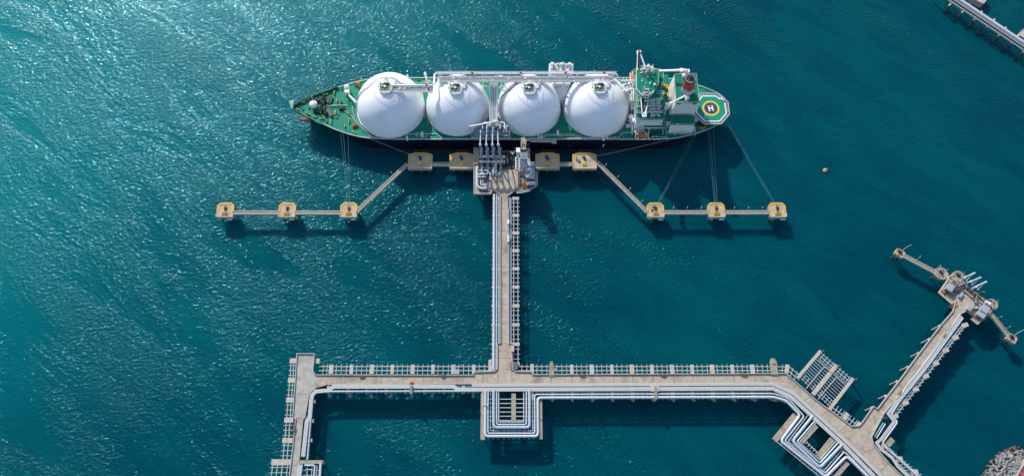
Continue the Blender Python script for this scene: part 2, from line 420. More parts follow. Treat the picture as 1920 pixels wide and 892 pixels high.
rack(mj, Vector((b, yi, 0)), P(1474, 702, ZR), Vector((b, yo, 0)), d, 1, (.46, .83), 2, (.2, 1.05), (2.2,), ext=(-.02, 1.04), first=False)
# south pipe shelf
ys, yse, ysw = Y(717.5, ZR), Y(749.2, ZR), Y(736, ZR)
a, b = P(998, 735, ZR).x, P(1448.6, 735, ZR).x
rack(mj, Vector((a, ys, 0)), Vector((b, ys, 0)), Vector((a, yse, 0)), Vector((b, yse, 0)), 12, (.52,), 3, (.3, 1.0), (1.7, 2.2), ext=(0, 1.0), piles=False)
a, b = P(616, 727, ZR).x, P(905, 727, ZR).x
rack(mj, Vector((a, ys, 0)), Vector((b, ys, 0)), Vector((a, ysw, 0)), Vector((b, ysw, 0)), 8, (.3, .85), 3, (.2, 1.08), (1.8, 2.2), ext=(0, 1.08), piles=False)

# --- west pier
wp = thing('west_pier', 'concrete pier with a square end, its road leaving the picture at lower left', 'pier', P(570, 760, 0))
road(wp, [(557.6, 663), (589.6, 663), (586.5, 695), (592, 702.6), (592, 726.8), (583.6, 734), (578, 746), (571.2, 783), (568.2, 783), (561.3, 855), (556.5, 905), (551.5, 960), (536, 960), (541.4, 905), (547, 862), (555, 783.5), (549.6, 783)],
     mats=('road_grey', 'joint'), joints=[((550, 783.2), (571, 783.2)), ((559, 738), (582, 738)), ((541.5, 872), (559.5, 872))])
kerb(wp, [(578.2, 746.5), (571.6, 783.4), (568.5, 783.4), (561.6, 855), (552, 960)], h=.3, w=.3)
kerb(wp, [(535.8, 960), (541.2, 905), (546.8, 862), (554.8, 783.7), (549.3, 783.1), (557.3, 662.7), (589.9, 662.7), (586.9, 695), (592, 702.1)])
i0, i1 = P(557, 675.8, ZR), P(548.5, 825, ZR); o0, o1 = P(544, 675.8, ZR), P(530.5, 825, ZR)
rack(wp, i0, i1, o0, o1, 4, (.42, .82), 3, (.02, 1.05), (2.9,), ext=(0, 1.08))
rack(wp, i1, P(546, 863, ZR), o1, P(526.5, 863, ZR), 1, (.42, .82), 3, (.0, 1), (3.0,), ext=(0, 1.08), first=False, last=False)
i0, i1 = P(545, 865.7, ZR), P(537, 945, ZR); o0, o1 = P(509, 865.7, ZR), P(500, 945, ZR)
rack(wp, i0, i1, o0, o1, 2, (.15, .42, .68, .93), 3, (.0, 1.0), (3.3,), ext=(0, 1.06))
i0, i1 = P(581, 752, ZR), P(567, 862, ZR); o0, o1 = P(591, 752, ZR), P(582, 862, ZR)
rack(wp, i0, i1, o0, o1, 3, (.5,), 3, (.2, 1.0), (2.0,), ext=(-.3, .85), last=False)
mb = MB(); a, b = P(561.5, 865.5, ZD+.1), P(606, 865, ZD+.1); mb.beam(a, b, 2.0, 1.6); pile(mb, b.x-1.5, b.y, 9.2); mb.build('cross_head', 'cap_old', wp)
mb = MB(); a, b = P(586, 676, ZR), P(599, 676, ZR); mb.beam(a, b, 3, 1.4); pile(mb, b.x-2, b.y, 9); mb.build('pile_cap', 'cap', wp)
i0, i1 = P(568, 872, ZR), P(562, 945, ZR); o0, o1 = P(603, 872, ZR), P(600, 945, ZR)
rack(wp, i0, i1, o0, o1, 2, (.25, .5, .75), 3, (.3, 1.0), (1.6,), ext=(-.05, .98), first=False)

# --- south-east pier
sp = thing('southeast_pier', 'concrete pier road that bends off the long pier and runs down to the lower right', 'pier', P(1560, 800, 0))
road(sp, [(1474, 700.4), (1533, 753), (1555.5, 768.5), (1596, 799), (1609, 798.5), (1613, 796), (1637, 762), (1644.8, 767), (1654.5, 777.7), (1632.8, 818.4), (1636, 832.4), (1650, 848), (1666, 868), (1687.7, 889.5), (1722, 926), (1692, 926), (1655, 891), (1580, 816), (1487.8, 734.6), (1449, 716.4)],
     joints=[((1521, 742), (1502, 754)), ((1556, 769), (1534, 782)), ((1590, 795), (1570, 812)), ((1640, 840), (1612, 852)), ((1637, 763), (1654, 778)), ((1666, 868), (1650, 884))])
kerb(sp, [(1474, 700.2), (1533, 752.6), (1555.5, 768.2), (1596, 798.6), (1609, 798), (1613, 795.5), (1637, 761.5), (1644.8, 766.6)])
kerb(sp, [(1654.7, 778), (1633, 818.4), (1636.2, 832.2), (1650, 847.6)], w=.6)
kerb(sp, [(1449, 716.7), (1487.6, 734.9), (1579.8, 816.4), (1654.8, 891.5), (1692, 926.4)], h=.3, w=.3)
kerb(sp, [(1650, 848), (1666, 867.6), (1688, 889.2), (1722, 925.8)], h=.8)
i0, i1 = P(1474, 702, ZR), P(1494, 720, ZR); o0, o1 = P(1478.5, 684, ZR), P(1503, 703, ZR)
rack(sp, i0, i1, o0, o1, 1, (.5, .9), 2, (.2, 1.0), (2.,), ext=(0, 1.05), first=False, last=False)
i0, i1 = P(1557, 771, ZR), P(1606, 802, ZR); o0, o1 = P(1566, 757, ZR), P(1614, 792, ZR)
rack(sp, i0, i1, o0, o1, 2, (.5,), 3, (.1, 1.0), (2.6,), ext=(-.1, 1.05), first=False)
# rack under the pipes of the south-west side
for (q0, q1, r0, r1, n) in (((1450, 718), (1487, 735), (1448, 750), (1470, 753), 1), ((1589, 826), (1690, 927), (1575, 840), (1660, 934), 4)):
    rack(sp, P(*q0, ZR), P(*q1, ZR), P(*r0, ZR), P(*r1, ZR), n, (.5,), 3, (.3, 1.0), (2.,), ext=(0, 1.05), piles=False)
i0, i1 = P(1642, 834, ZR), P(1722, 915, ZR); o0, o1 = P(1663, 836, ZR), P(1750, 908, ZR)
rack(sp, i0, i1, o0, o1, 3, (.3, .6, .86), 4, (.5, 1.03), (2.8,), ext=(.05, 1.06))
mb = MB(); a, b = P(1664, 834, ZD+.2), P(1674.5, 822.5, ZD+.2); mb.beam(a, b, 3.0, 2.0); pile(mb, (a.x+b.x)/2, (a.y+b.y)/2, 9); mb.build('pile_cap', 'cap_old', sp)

# --- open pipe-loop platforms (unbuilt expansion loop north, loops south)
lp = thing('loop_platform', 'square open steel and concrete frame with a thin pink pipe, north of the pier bend', 'pipe platform', P(1548, 712, 0))
for (a, b, wd) in (((1539.2, 657), (1495.3, 708.5), 1.7), ((1569, 683.5), (1524.5, 739), 2.3), ((1600.2, 708.5), (1555, 767.5), 1.8)):
    mb = MB(); mb.beam(P(*a, ZR+.25), P(*b, ZR+.25), wd, 1.6); mb.build('concrete_beam', 'cap', lp)
    for t in (.12, .88):
        q = lerp(P(*a, 0), P(*b, 0), t); m2 = MB(); pile(m2, q.x, q.y, 8.8); m2.build('pile', 'pile', lp)
for k in range(13):
    t = (k+.6)/13.3; a = lerp(P(1540, 658, ZR), P(1497, 708, ZR), t); b = lerp(P(1600, 709.5, ZR), P(1556, 766, ZR), t); ex = (b-a).normalized()*1.0
    mb = MB(); mb.beam(a, b+ex, .27, .45); mb.build('steel_beam', 'steel', lp)
mb = MB()
for s0, s1 in ((.07, .44), (.59, .93)):
    for t in (.13, .24):
        a0 = lerp(P(1540, 658, ZR), P(1497, 708, ZR), t); b0 = lerp(P(1600, 709.5, ZR), P(1556, 766, ZR), t)
        mb.beam(lerp(a0, b0, s0), lerp(a0, b0, s1), .3, .3)
for s in (.1, .2, .3, .4, .62, .72, .82, .91):
    for t0, t1 in ((.0, .2), (.8, .98)):
        A = lambda t: lerp(lerp(P(1540, 658, ZR+.05), P(1497, 708, ZR+.05), t), lerp(P(1600, 709.5, ZR+.05), P(1556, 766, ZR+.05), t), s)
        mb.beam(A(t0), A(t1), .28, .3)
mb.build('bracing', 'steel', lp)
mb = MB(); mb.tube(PL([(1511.5, 728), (1545.4, 687.2), (1569.6, 705.6), (1534, 748)], ZR+.5), .24, 8, fillet=1.2)
tag(mb.build('pipeline', mat('pink_pipe', (.50, .34, .36), .5)), 'thin pinkish pipe bent in a loop over the square open frame north of the pier', 'pipe')

cl = thing('loop_platform', 'rectangular frame of long concrete beams carrying nested pipe loops below the trestle junction', 'pipe platform', P(960, 780, 0))
for (a, b, wd) in (((905.4, 737), (905, 823.5), 2.5), ((963, 737), (963, 788.5), 2.6), ((1013.6, 749.5), (1014.4, 822.3), 1.8)):
    mb = MB(); mb.beam(P(*a, ZR+.25), P(*b, ZR+.25), wd, 1.7); mb.build('concrete_beam', 'cap_old', cl)
    for t in (.2, .9):
        q = lerp(P(*a, 0), P(*b, 0), t); m2 = MB(); pile(m2, q.x, q.y, 8.8); m2.build('pile', 'pile', cl)
for y in (747.5, 755.5, 763.5, 771.5, 779.5, 787.5):
    mb = MB(); mb.beam(P(909, y, ZR), P(1012, y, ZR), .42, .5); mb.build('steel_beam', 'steel', cl)
mb = MB()
for x in (916, 925, 934, 945, 954, 962.5, 973, 983, 991, 1000):
    mb.beam(P(x, 787, ZR-.05), P(x + (x-949)*.01, 823, ZR-.05), .35, .4)
for y in (800, 811): mb.beam(P(907, y, ZR+.02), P(1013, y, ZR+.02), .35, .4)
mb.build('steel_lattice', 'steel', cl)

sl2 = thing('loop_platform', 'slanted concrete beam frame under nested pipe loops below the pier bend at lower right', 'pipe platform', P(1520, 830, 0))
for (a, b, wd) in (((1492, 777), (1452.5, 825), 3.1), ((1531, 797), (1503, 828.5), 2.6), ((1561.5, 821.5), (1534.5, 856), 2.8), ((1590, 866), (1556, 905), 2.6)):
    mb = MB(); mb.beam(P(*a, ZR+.2), P(*b, ZR+.2), wd, 1.7); mb.build('concrete_beam', 'cap_old', sl2)
    q = lerp(P(*a, 0), P(*b, 0), .8); m2 = MB(); pile(m2, q.x, q.y, 8.8); m2.build('pile', 'pile', sl2)
mb = MB()
for (a, b) in (((1458, 828), (1552, 905)), ((1468, 818), (1545, 886)), ((1482, 822), (1540, 874)), ((1510, 826), (1537, 851)), ((1478, 800), (1497, 815)), ((1560, 848), (1584, 868))):
    mb.beam(P(*a, ZR-.02), P(*b, ZR-.02), .36, .45)
d_ = Vector((-.68, -.73, 0))
for k in range(13):
    c = lerp(P(1460, 822, ZR), P(1548, 894, ZR), k/12.); mb.beam(c - d_*4.2, c + d_*2.2, .3, .35)
for k in range(6):
    c = lerp(P(1512, 829, ZR), P(1536, 852, ZR), k/5.); mb.beam(c - d_*1.0, c + d_*1.2, .26, .3)
for (a, b) in (((1468, 805), (1480, 814)), ((1480, 789), (1492, 799)), ((1556, 886), (1566, 893)), ((1572, 868), (1582, 876))):
    mb.beam(P(*a, ZR), P(*b, ZR), .3, .35)
mb.build('steel_lattice', 'steel', sl2)

# --- north-east pier
ne = thing('northeast_pier', 'narrow concrete pier road climbing to the small berth at right', 'pier', P(1710, 690, 0))
road(ne, [(1645, 766.6), (1696, 700), (1717.7, 670), (1764, 609.5), (1786, 584), (1791.5, 564.5), (1806.6, 545), (1828.5, 564), (1816, 580), (1800, 588.5), (1777, 615), (1738.7, 670), (1714.6, 704), (1683, 743), (1654.8, 777.2)],
     mats=('road', 'joint'), joints=[((1662, 744), (1675, 753)), ((1682, 718), (1695, 728)), ((1701, 693), (1716, 702)), ((1722, 664), (1737, 672)), ((1741, 639), (1757, 646)), ((1762, 612), (1777, 618))])
kerb(ne, [(1644.8, 766.2), (1695.7, 699.7), (1717.4, 669.7), (1763.7, 609.2), (1785.7, 583.7), (1791, 564)], w=.5)
kerb(ne, [(1655.2, 777.4), (1683.3, 743.2), (1715, 704.2), (1739, 670.2), (1777.3, 615.2), (1800.3, 588.8), (1816.5, 580.3)], w=.35, h=.6)
i0, i1 = P(1661, 781, ZR), P(1792, 613, ZR); o0, o1 = P(1684, 778.5, ZR), P(1815, 607.5, ZR)
rack(ne, i0, i1, o0, o1, 7, (.5, .8), 3, (.5, 1.0), (2.4,), ext=(.2, 1.03), steel='steel', bearer=(-.9, .7))
for (x, y) in ((1681, 714), (1659.7, 741), (1634, 763.5), (1761, 610), (1741, 635), (1721, 661), (1701, 687)):
    a = P(x-.5, y-.6, ZR); b = P(x+4, y+3.2, ZR); mb = MB(); mb.beam(a, b, 1.6, 1.4); pile(mb, a.x+.6, a.y-.3, 8.9, .5); mb.build('pile_cap', 'cap', ne)

# ------------------------------------------------------------------ pipelines and covered cable trays lying on the piers
def pipeline(px, r, label, matn='pipe', z=None, fillet=None, group=None, supports=None):
    z = ZR+.12+r if z is None else z
    pts = PL(px, z); m = MB(); m.tube(pts, r, 12, fillet=(r*2.6 if fillet is None else fillet))
    # clamp bands where the pipe rests on its supports
    for a, b in zip(pts, pts[1:]):
        n = int((b-a).length//14)
        for k in range(n):
            c = lerp(a, b, (k+.5)/n); d = (b-a).normalized()*.28; m.tube([c-d, c+d], r*1.14, 12)
    return tag(m.build('pipeline', matn), label, 'pipe', group)
def tray(px, wd, label, z0=ZD+.0, h=.55, matn='duct', seam=True):
    pts = PL(px, z0+h); m = MB(); m.ribbon(pts, wd, z0, z0+h, 0)
    if seam: m.ribbon(pts, .1, z0+h, z0+h+.006, 1)
    for a, b in zip(pts, pts[1:]):
        n = int((b-a).length//9)
        for k in range(n):
            c = lerp(a, b, (k+.5)/max(n, 1)); d = (b-a).normalized(); s = Vector((-d.y, d.x, 0))*wd/2
            c.z = z0+h; m.add([c-s-d*.06+Vector((0, 0, .005)), c+s-d*.06+Vector((0, 0, .005)), c+s+d*.06+Vector((0, 0, .005)), c-s+d*.06+Vector((0, 0, .005))], [[0, 1, 2, 3]], 1)
    return tag(m.build('cable_tray', [matn, 'roof_grey']), label, 'cable tray')

pipeline([(926.6, 364), (926.0, 530), (925.3, 694)], .78, 'thickest white pipe along the west edge of the straight trestle')
pipeline([(931.5, 364), (931.4, 530), (930.4, 694)], .42, 'second white pipe of the trestle, just inside the thickest one')
pipeline([(934.8, 366), (934.8, 643)], .24, 'thin white pipe on the trestle, third from its west edge', z=ZR+.4)
pipeline([(937.1, 366), (937.0, 643)], .19, 'thinnest pipe on the trestle, right against the road parapet', z=ZR+.4)

tray([(568.0, 855), (575.3, 788.5), (580.9, 780), (583.5, 748), (585.4, 739.8), (591.6, 733), (616, 731.2), (625.6, 724), (851, 723.9), (857.5, 729.4), (1000, 729.2), (1448.6, 727.4), (1482, 742.3), (1580, 831.5), (1676, 930)], 2.3,
     'wide pale cable tray jogging along the whole long pier and around both bends')
tray([(884.5, 721.7), (1222, 720.4), (1448.6, 719.4), (1486, 736), (1580, 820.8), (1688, 927)], 1.7, 'narrower pale cable tray beside the road on the eastern half of the long pier')
tray([(563.5, 870), (558.5, 905), (553.5, 960)], 2.6, 'short pale tray at the lower left edge below the old concrete crosspiece')
pipeline([(586, 740), (581.8, 798), (576.8, 860)], .55, 'blue grey pipe down the east side of the west pier', 'pipe_blue')
pipeline([(606, 733.6), (897, 732.6)], .58, 'blue grey pipe below the tray on the western half of the long pier', 'pipe_blue')
pipeline([(601.5, 866), (599, 905), (597, 945)], .75, 'thick pipe leaving the lower left edge at the outer end of the crosspiece')
pipeline([(571, 871.5), (590.5, 871.5), (588, 905), (586, 945)], .5, 'white pipe with a right angle bend below the crosspiece at lower left')
pipeline([(573, 879), (585, 879), (583, 905), (581, 945)], .22, 'thin pipe inside the right angle bend at lower left')

pipeline([(910, 733), (909.6, 817.2), (1008.9, 817.0), (1008.3, 745.2), (1450.8, 743.8), (1474, 750.6), (1500.3, 777.5), (1463.8, 826), (1548.6, 893.5), (1587.4, 854.5), (1676, 940)], .80,
         'thickest outermost white pipe making both loops and the outer edge of the long pier')
pipeline([(915.2, 733), (915, 811.6), (1003, 811.6), (1002.6, 739), (1450, 737.3), (1477, 745.6), (1507.6, 780), (1471.2, 826), (1547.4, 886.5), (1583, 846), (1668, 931)], .46,
         'slimmer white pipe just inside the outermost one through both loops')
pipeline([(919.8, 734), (919.6, 806.8), (998.9, 806.8), (998.6, 736)], .18, 'thin white pipe third from the outside of the rectangular loop', z=ZR+.35)
pipeline([(925.5, 731), (925.5, 800.6), (993, 800.6), (992.8, 731)], .85, 'thick blue grey pipe in the middle of the rectangular loop', 'pipe_blue')
pipeline([(931.3, 731), (931.2, 795.2), (987.1, 795.2), (987.1, 731)], .45, 'white pipe inside the thick blue grey loop below the trestle')
pipeline([(935.2, 731), (935.2, 790.4), (982.2, 790.4), (982, 731)], .30, 'innermost thin white pipe of the rectangular loop')
pipeline([(905, 733), (905.2, 758.6), (915.6, 758.6), (915.6, 733)], .28, 'small U shaped white pipe at the upper left corner of the rectangular loop', z=ZR+2.1)
pipeline([(1524, 779), (1485.8, 826), (1537, 876.5), (1579, 833)], .85, 'thick blue grey pipe in the middle of the slanted loop', 'pipe_blue')
pipeline([(1531, 785), (1494, 827.6), (1537, 867.6), (1573.5, 827)], .48, 'white pipe inside the thick blue grey pipe of the slanted loop')
pipeline([(1534, 787.5), (1499, 828.4), (1537, 861.5), (1569, 824)], .24, 'innermost thin pipe of the slanted loop')
pipeline([(1516, 776), (1478, 826.5), (1545.5, 880.5), (1582.5, 838)], .2, 'thin pipe between the thick pipes of the slanted loop', z=ZR+.4)

# pipes and trays of the north-east pier
tray([(1803, 592), (1734, 686.5), (1723.5, 700), (1699.5, 729.5), (1694, 740), (1681.5, 751.5), (1665.5, 775), (1677, 789.5), (1652, 823), (1643.8, 829.5), (1652, 841), (1673, 857.5), (1683, 873), (1706, 895), (1735, 925)], 1.6,
     'pale zigzag cable tray beside the road of the narrow right hand pier')
pipeline([(1805.5, 596), (1737, 689.5), (1727, 702.5), (1703, 732), (1686, 753), (1671, 776), (1683, 790.5), (1654.5, 829.5), (1662, 840), (1680, 855), (1712, 884), (1748, 918)], .5,
         'outer white pipe of the zigzag bundle on the narrow right hand pier', 'pipe')
pipeline([(1800.5, 589.5), (1731.5, 684), (1721, 697.5), (1697, 727), (1692, 737), (1679, 747)], .3, 'inner thin pipe on the upper part of the narrow right hand pier', z=ZD+.6)
pipeline([(1656, 792), (1640, 818)], .25, 'short blue pipe in the slot beside the pier junction', 'pipe_blue')
pipeline([(1660, 793.5), (1643.5, 821)], .35, 'longer white pipe in the slot beside the pier junction')
pipeline([(1664, 838), (1671, 843), (1682, 857), (1725, 895), (1754, 920)], .3, 'thin pipe over the open rack at the lower right')
pipeline([(1645, 844), (1661, 860), (1675, 878), (1700, 903), (1722, 925)], .3, 'thin bent pipe against the road at the lower right')

# pipe crossings and small items on the long pier
def crossing(pts, lab, col, hood=None):
    t = thing('pipe_crossing', lab, 'footbridge', P(*pts[0], ZR))
    a, b = P(*pts[0], ZD+1.7), P(*pts[1], ZD+1.7)
    m = MB(); m.beam(a, b, 1.3, .3); m.build('walkway', col, t)
    for s in (-.6, .6):
        m = MB(); o = Vector((s, 0, 1.0)); m.beam(a+o, b+o, .12, .12)
        for k in range(4):
            q = lerp(a, b, k/3); m.beam(q+o, q+Vector((s, 0, 0)), .1, .1)
        m.build('handrail', col, t)
    m = MB()
    for q in (a, b): m.beam(q+Vector((0, 0, -.3)), Vector((q.x, q.y, ZR)), .8, .5)
    m.build('steps', 'steel', t)
    if hood:
        m = MB(); c = P(*hood, ZD+.5); m.box(c, (5.2, 4.5, .5)); m.build('cover', 'duct', t)
crossing(((770.8, 720), (770.6, 737)), 'small rusty footbridge over the pipes on the western half of the long pier', 'cap_old')
crossing(((1229, 723), (1229.6, 748)), 'small footbridge with a pale hood over the pipes on the eastern long pier', 'cap_old', hood=(1227.5, 726))
m = MB(); c = P(772, 717, ZD); m.box(c, (2.2, 1.0, 1.2)); m.ball((c.x, c.y, ZD+1.2), .5, .4, .3, 10, 4, half=True)
tag(m.build('hose_box', 'orange'), 'orange box at the road edge by the rusty footbridge', 'hose box')
hb = None
for (x, y, lab) in ((829.5, 702.3, 'rust red hose box on the north parapet of the long pier, left of the trestle'), (677.5, 703.6, 'rust red hose box on the north parapet near the west pier head'),
                    (1091.5, 701.6, 'rust red hose box on the pier parapet, first one right of the trestle'), (1243.5, 701.2, 'rust red hose box on the north parapet midway along the eastern half'),
                    (1394.5, 700.6, 'rust red hose box on the north parapet nearest the pier bend')):
    p = P(x, y, ZD+.95)
    if hb is None:
        hb = thing('hose_box', lab, 'hose box', p, 'hose boxes along the pier parapet')
        m = MB(); m.box((0, 0, 0), (2.4, .8, .7)); m.build('cabinet', 'rust', hb, local=True)
        m = MB(); m.tube([(-1.1, .1, .35), (-1.9, .1, .2)], .22, 8); m.tube([(1.1, .1, .35), (1.9, .1, .2)], .22, 8); m.build('nozzle', 'rust', hb, local=True)
    else:
        o = copy_tree(hb); o.location = p; o['label'] = lab

o = copy_tree(hb); o.location = P(551.5, 803, ZD+.95); o.rotation_euler = (0, 0, R(83)); o['label'] = 'rust red hose box on the parapet of the west pier'
o = copy_tree(hb); o.location = P(1687, 735.5, ZD+.6); o.rotation_euler = (0, 0, R(50)); o['label'] = 'orange red hose box beside the tray low on the narrow right hand pier'
o = copy_tree(hb); o.location = P(1770.5, 628, ZD+.6); o.rotation_euler = (0, 0, R(50)); o['label'] = 'orange red hose box beside the tray high on the narrow right hand pier'
# boxes on the trestle edge and pier
for (x, y, sx, sy, h, mt, lab, nm) in ((953, 417, .9, 2.4, 1.3, 'white', 'small pale cabinet on the east parapet of the trestle, upper of two', 'cabinet'), (952.8, 448, 1.2, 4.6, 1.2, 'grating', 'longer pale cabinet on the east parapet of the trestle, lower of two', 'cabinet'),
                                  (856, 697, 3.2, 2.6, 1.5, 'roof_grey', 'grey equipment hut standing in the pier rack left of the trestle', 'equipment hut'), (961, 654, 1.6, 3.4, 1.5, 'cap', 'pale box at the foot of the trestle', 'cabinet'),
                                  (964, 686, 4.0, 4.5, 1.2, 'steel_dark', 'dark box in the corner where trestle and pier meet', 'cabinet'), (780, 723, 3.0, 3.0, .9, 'roof_grey', 'grey cover over the tray right of the rusty footbridge', 'cover')):
    c = P(x, y, ZR+.1 if mt in ('roof_grey', 'steel_dark') else ZD+.5); m = MB(); m.box(c, (sx, sy, h)); m.box((c.x, c.y, c.z+h), (sx+.25, sy+.25, .12)); m.box((c.x+sx*.5, c.y, c.z+.2), (.08, sy*.4, h*.6), mi=1)
    tag(m.build('equipment_cabinet', [mt, 'steel_dark']), lab, nm)
c = P(1449.3, 684.5, ZR); m = MB(); m.prism([(c.x-2, c.y-6), (c.x+2, c.y-6), (c.x+2, c.y+2), (c.x+1, c.y+4), (c.x-1, c.y+4), (c.x-2, c.y+2)], ZR+.2, ZR+1.4)
m.cone((c.x, c.y+1, ZR+1.4), (c.x, c.y+1, ZR+2.2), .8, .6)
tag(m.build('mooring_block', 'cap_old'), 'weathered ochre mooring block on the pier rack just before the bend', 'mooring block')
c = P(1034, 690, ZR); m = MB(); m.prism([(c.x-1.5, c.y-5), (c.x+1.5, c.y-5), (c.x+1.2, c.y+2), (c.x+.6, c.y+4), (c.x-.6, c.y+4), (c.x-1.4, c.y+2)], ZR+.2, ZR+1.2); m.box((c.x+2.4, c.y-1, ZR+.2), (1.6, 1.6, .8))
tag(m.build('mooring_block', 'cap_old'), 'weathered ochre mooring block on the pier rack right of the trestle', 'mooring block')
# ------------------------------------------------------------------ dolphins
def hook_unit(parent, scale=1.0, spin=0.0, loc=(0, 0), z=0.0):
    c, s = math.cos(spin), math.sin(spin)
    def T(x, y): return (loc[0] + (x*c-y*s)*scale, loc[1] + (x*s+y*c)*scale)
    m = MB(); m.box((*T(0, -.3), z), (1.5*scale, 1.9*scale, .9), spin); m.cone((*T(0, -.3), z+.9), (*T(0, -.3), z+1.5), .45*scale, .35*scale, 10)
    h = m.build('hook_base', 'blue', parent, local=True)
    for k, dx in enumerate((-.55, 0, .55)):
        m = MB(); m.beam((*T(dx, .3), z+1.1), (*T(dx*1.6, 1.7), z+.9), .34*scale, .5); m.ball((*T(dx*1.6, 1.8), z+.75), .38*scale, .38*scale, .3, 10, 6)
        m.build('quick_release_hook', 'black', h, local=True)
def make_mooring_dolphin(label, loc):
    t = thing('mooring_dolphin', label, 'mooring dolphin', loc, 'mooring dolphins along the catwalks')
    W, zt = 10.8, 0.0
    o = [(-5.5, -5.2), (5.5, -5.2), (5.5, 2.9), (3.6, 4.9), (-3.6, 4.9), (-5.5, 2.9)]
    m = MB(); m.prism(o, -2.6, zt); m.build('concrete_platform', 'dolphin', t, local=True)
    m = MB(); m.ribbon([(-5.0, -1.6), (-5.0, 2.7), (-3.4, 4.4), (3.4, 4.4), (5.0, 2.7), (5.0, -1.6)], 1.1, zt, zt+.28); m.build('yellow_edge', 'yellow', t, local=True)
    m = MB(); m.box((-.1, -2.9, zt), (3.6, 1.5, 1.0)); m.box((-.1, -2.4, zt+1.0), (3.0, .4, .5)); m.build('hook_guard', 'yellow', t, local=True)
    hook_unit(t, .85, 0, (0, .6), zt)
    m = MB()
    rail = [(-5.3, -2.4), (-5.3, -5.0), (5.3, -5.0), (5.3, -2.4)]
    for a, b in zip(rail, rail[1:]):
        for hz in (.55, 1.1): m.beam((*a, hz), (*b, hz), .14, .12)
        n = max(2, int(math.dist(a, b)//1.8))
        for k in range(n+1):
            q = lerp(Vector((*a, 0)), Vector((*b, 0)), k/n); m.beam(q, q+Vector((0, 0, 1.1)), .12, .12)
    m.build('handrail', 'grating', t, local=True)
    m = MB(); m.box((3.2, -6.0, -1.3), (3.2, 1.5, .25)); m.box((-3.6, -5.8, -1.5), (2.6, 1.1, .25)); m.build('access_step', 'steel', t, local=True)
    for sx in (-3.4, 3.4):
        for sy in (-3.2, 3.0):
            m = MB(); m.cone((sx*1.25, sy*1.25, -14), (sx, sy, -2.6), .7, .7, 12); m.build('pile', 'pile', t, local=True)
    m = MB(); m.cone((-2.5, -4.9, 0), (-2.5, -4.9, 3.2), .09, .07, 6); m.build('light_post', 'steel', t, local=True)
    return t
ZM = 9.0
md_specs = [((422.5, 393), 'mooring dolphin at the far left end of the catwalks, beyond the bow'),
            ((538.5, 393), 'middle mooring dolphin of the left row, between two straight catwalks'),
            ((654, 393), 'left mooring dolphin from which the diagonal catwalk climbs to the berth'),
            ((1229, 393), 'right mooring dolphin at the foot of the diagonal catwalk'),
            ((1343, 393), 'middle mooring dolphin of the right row, between two straight catwalks'),
            ((1457.5, 393), 'mooring dolphin at the far right end of the catwalks, beyond the stern')]
MD = []
for k, (pp, lab) in enumerate(md_specs):
    loc = P(*pp, ZM)
    if k == 0: o = make_mooring_dolphin(lab, loc)
    else: o = copy_tree(MD[0]); o.location = loc; o['label'] = lab
    MD.append(o)
# a control cabinet on the fourth
m = MB(); c = P(1222, 391, ZM); m.box(c, (1.4, 2.6, 1.2)); m.box((c.x+1.2, c.y+1.6, c.z), (2.2, .8, .9))
tag(m.build('control_cabinet', 'steel_blue'), 'blue grey cabinet on the right dolphin at the foot of the diagonal catwalk', 'cabinet')

def make_breasting_dolphin(label, loc):
    t = thing('breasting_dolphin', label, 'breasting dolphin', loc, 'breasting dolphins against the ship')
    o = [(-8, -6.2), (8, -6.2), (8, 4.2), (3.2, 5.6), (-3.2, 5.6), (-8, 4.2)]
    m = MB(); m.prism(o, -2.8, 0); m.build('concrete_platform', 'dolphin', t, local=True)
    m = MB(); m.ribbon([(-7.55, -2.2), (-7.55, 3.9), (-3.1, 5.15), (3.1, 5.15), (7.55, 3.9), (7.55, -2.2)], 1.05, 0, .3); m.build('yellow_edge', 'yellow', t, local=True)
    m = MB(); m.box((-.3, -3.0, 0), (2.8, 1.7, .8)); m.box((-.3, -2.5, .8), (2.2, .5, .4)); m.build('hook_guard', 'bright_yellow', t, local=True)
    hook_unit(t, .95, R(25), (0, 1.2), 0)
    m = MB(); m.box((0, 7.0, -6.2), (5.4, .5, 7.4)); f = m.build('fender_panel', 'black', t, local=True)
    m = MB()
    for s in (-1.6, 1.6): m.cone((s, 5.6, -2.2), (s, 6.8, -2.2), .8, .6, 12)
    m.build('rubber_cone', 'black', f, local=True)
    m = MB()
    for s in (-1, 1): m.tube([(s*5.2, 4.9, .2), (s*2.4, 7.0, .9)], .09, 6)
    m.tube([(-2.4, 7.0, .95), (2.4, 7.0, .95)], .09, 6)
    m.build('chain', 'steel_dark', f, local=True)
    m = MB()
    rail = [(-7.8, -3), (-7.8, -6), (7.8, -6), (7.8, -3)]
    for a, b in zip(rail, rail[1:]):
        for hz in (.55, 1.1): m.beam((*a, hz), (*b, hz), .14, .12)
        n = max(2, int(math.dist(a, b)//1.8))
        for k in range(n+1):
            q = lerp(Vector((*a, 0)), Vector((*b, 0)), k/n); m.beam(q, q+Vector((0, 0, 1.1)), .12, .12)
    m.build('handrail', 'grating', t, local=True)
    for sx in (-5.5, 0, 5.5):
        for sy in (-4, 3):
            m = MB(); m.cone((sx, sy, -14), (sx, sy, -2.8), .75, .75, 12); m.build('pile', 'pile', t, local=True)
    return t
BD = []
for k, (pp, lab) in enumerate([((788, 300.5), 'breasting dolphin where the left diagonal catwalk meets the ship side'), ((865.5, 300.5), 'breasting dolphin just left of the loading platform'),
                               ((1026.5, 300.5), 'breasting dolphin just right of the loading platform'), ((1096, 300.5), 'breasting dolphin where the right diagonal catwalk meets the ship side')]):
    loc = P(*pp, ZM)
    if k == 0: o = make_breasting_dolphin(lab, loc)
    else: o = copy_tree(BD[0]); o.location = loc; o['label'] = lab
    BD.append(o)
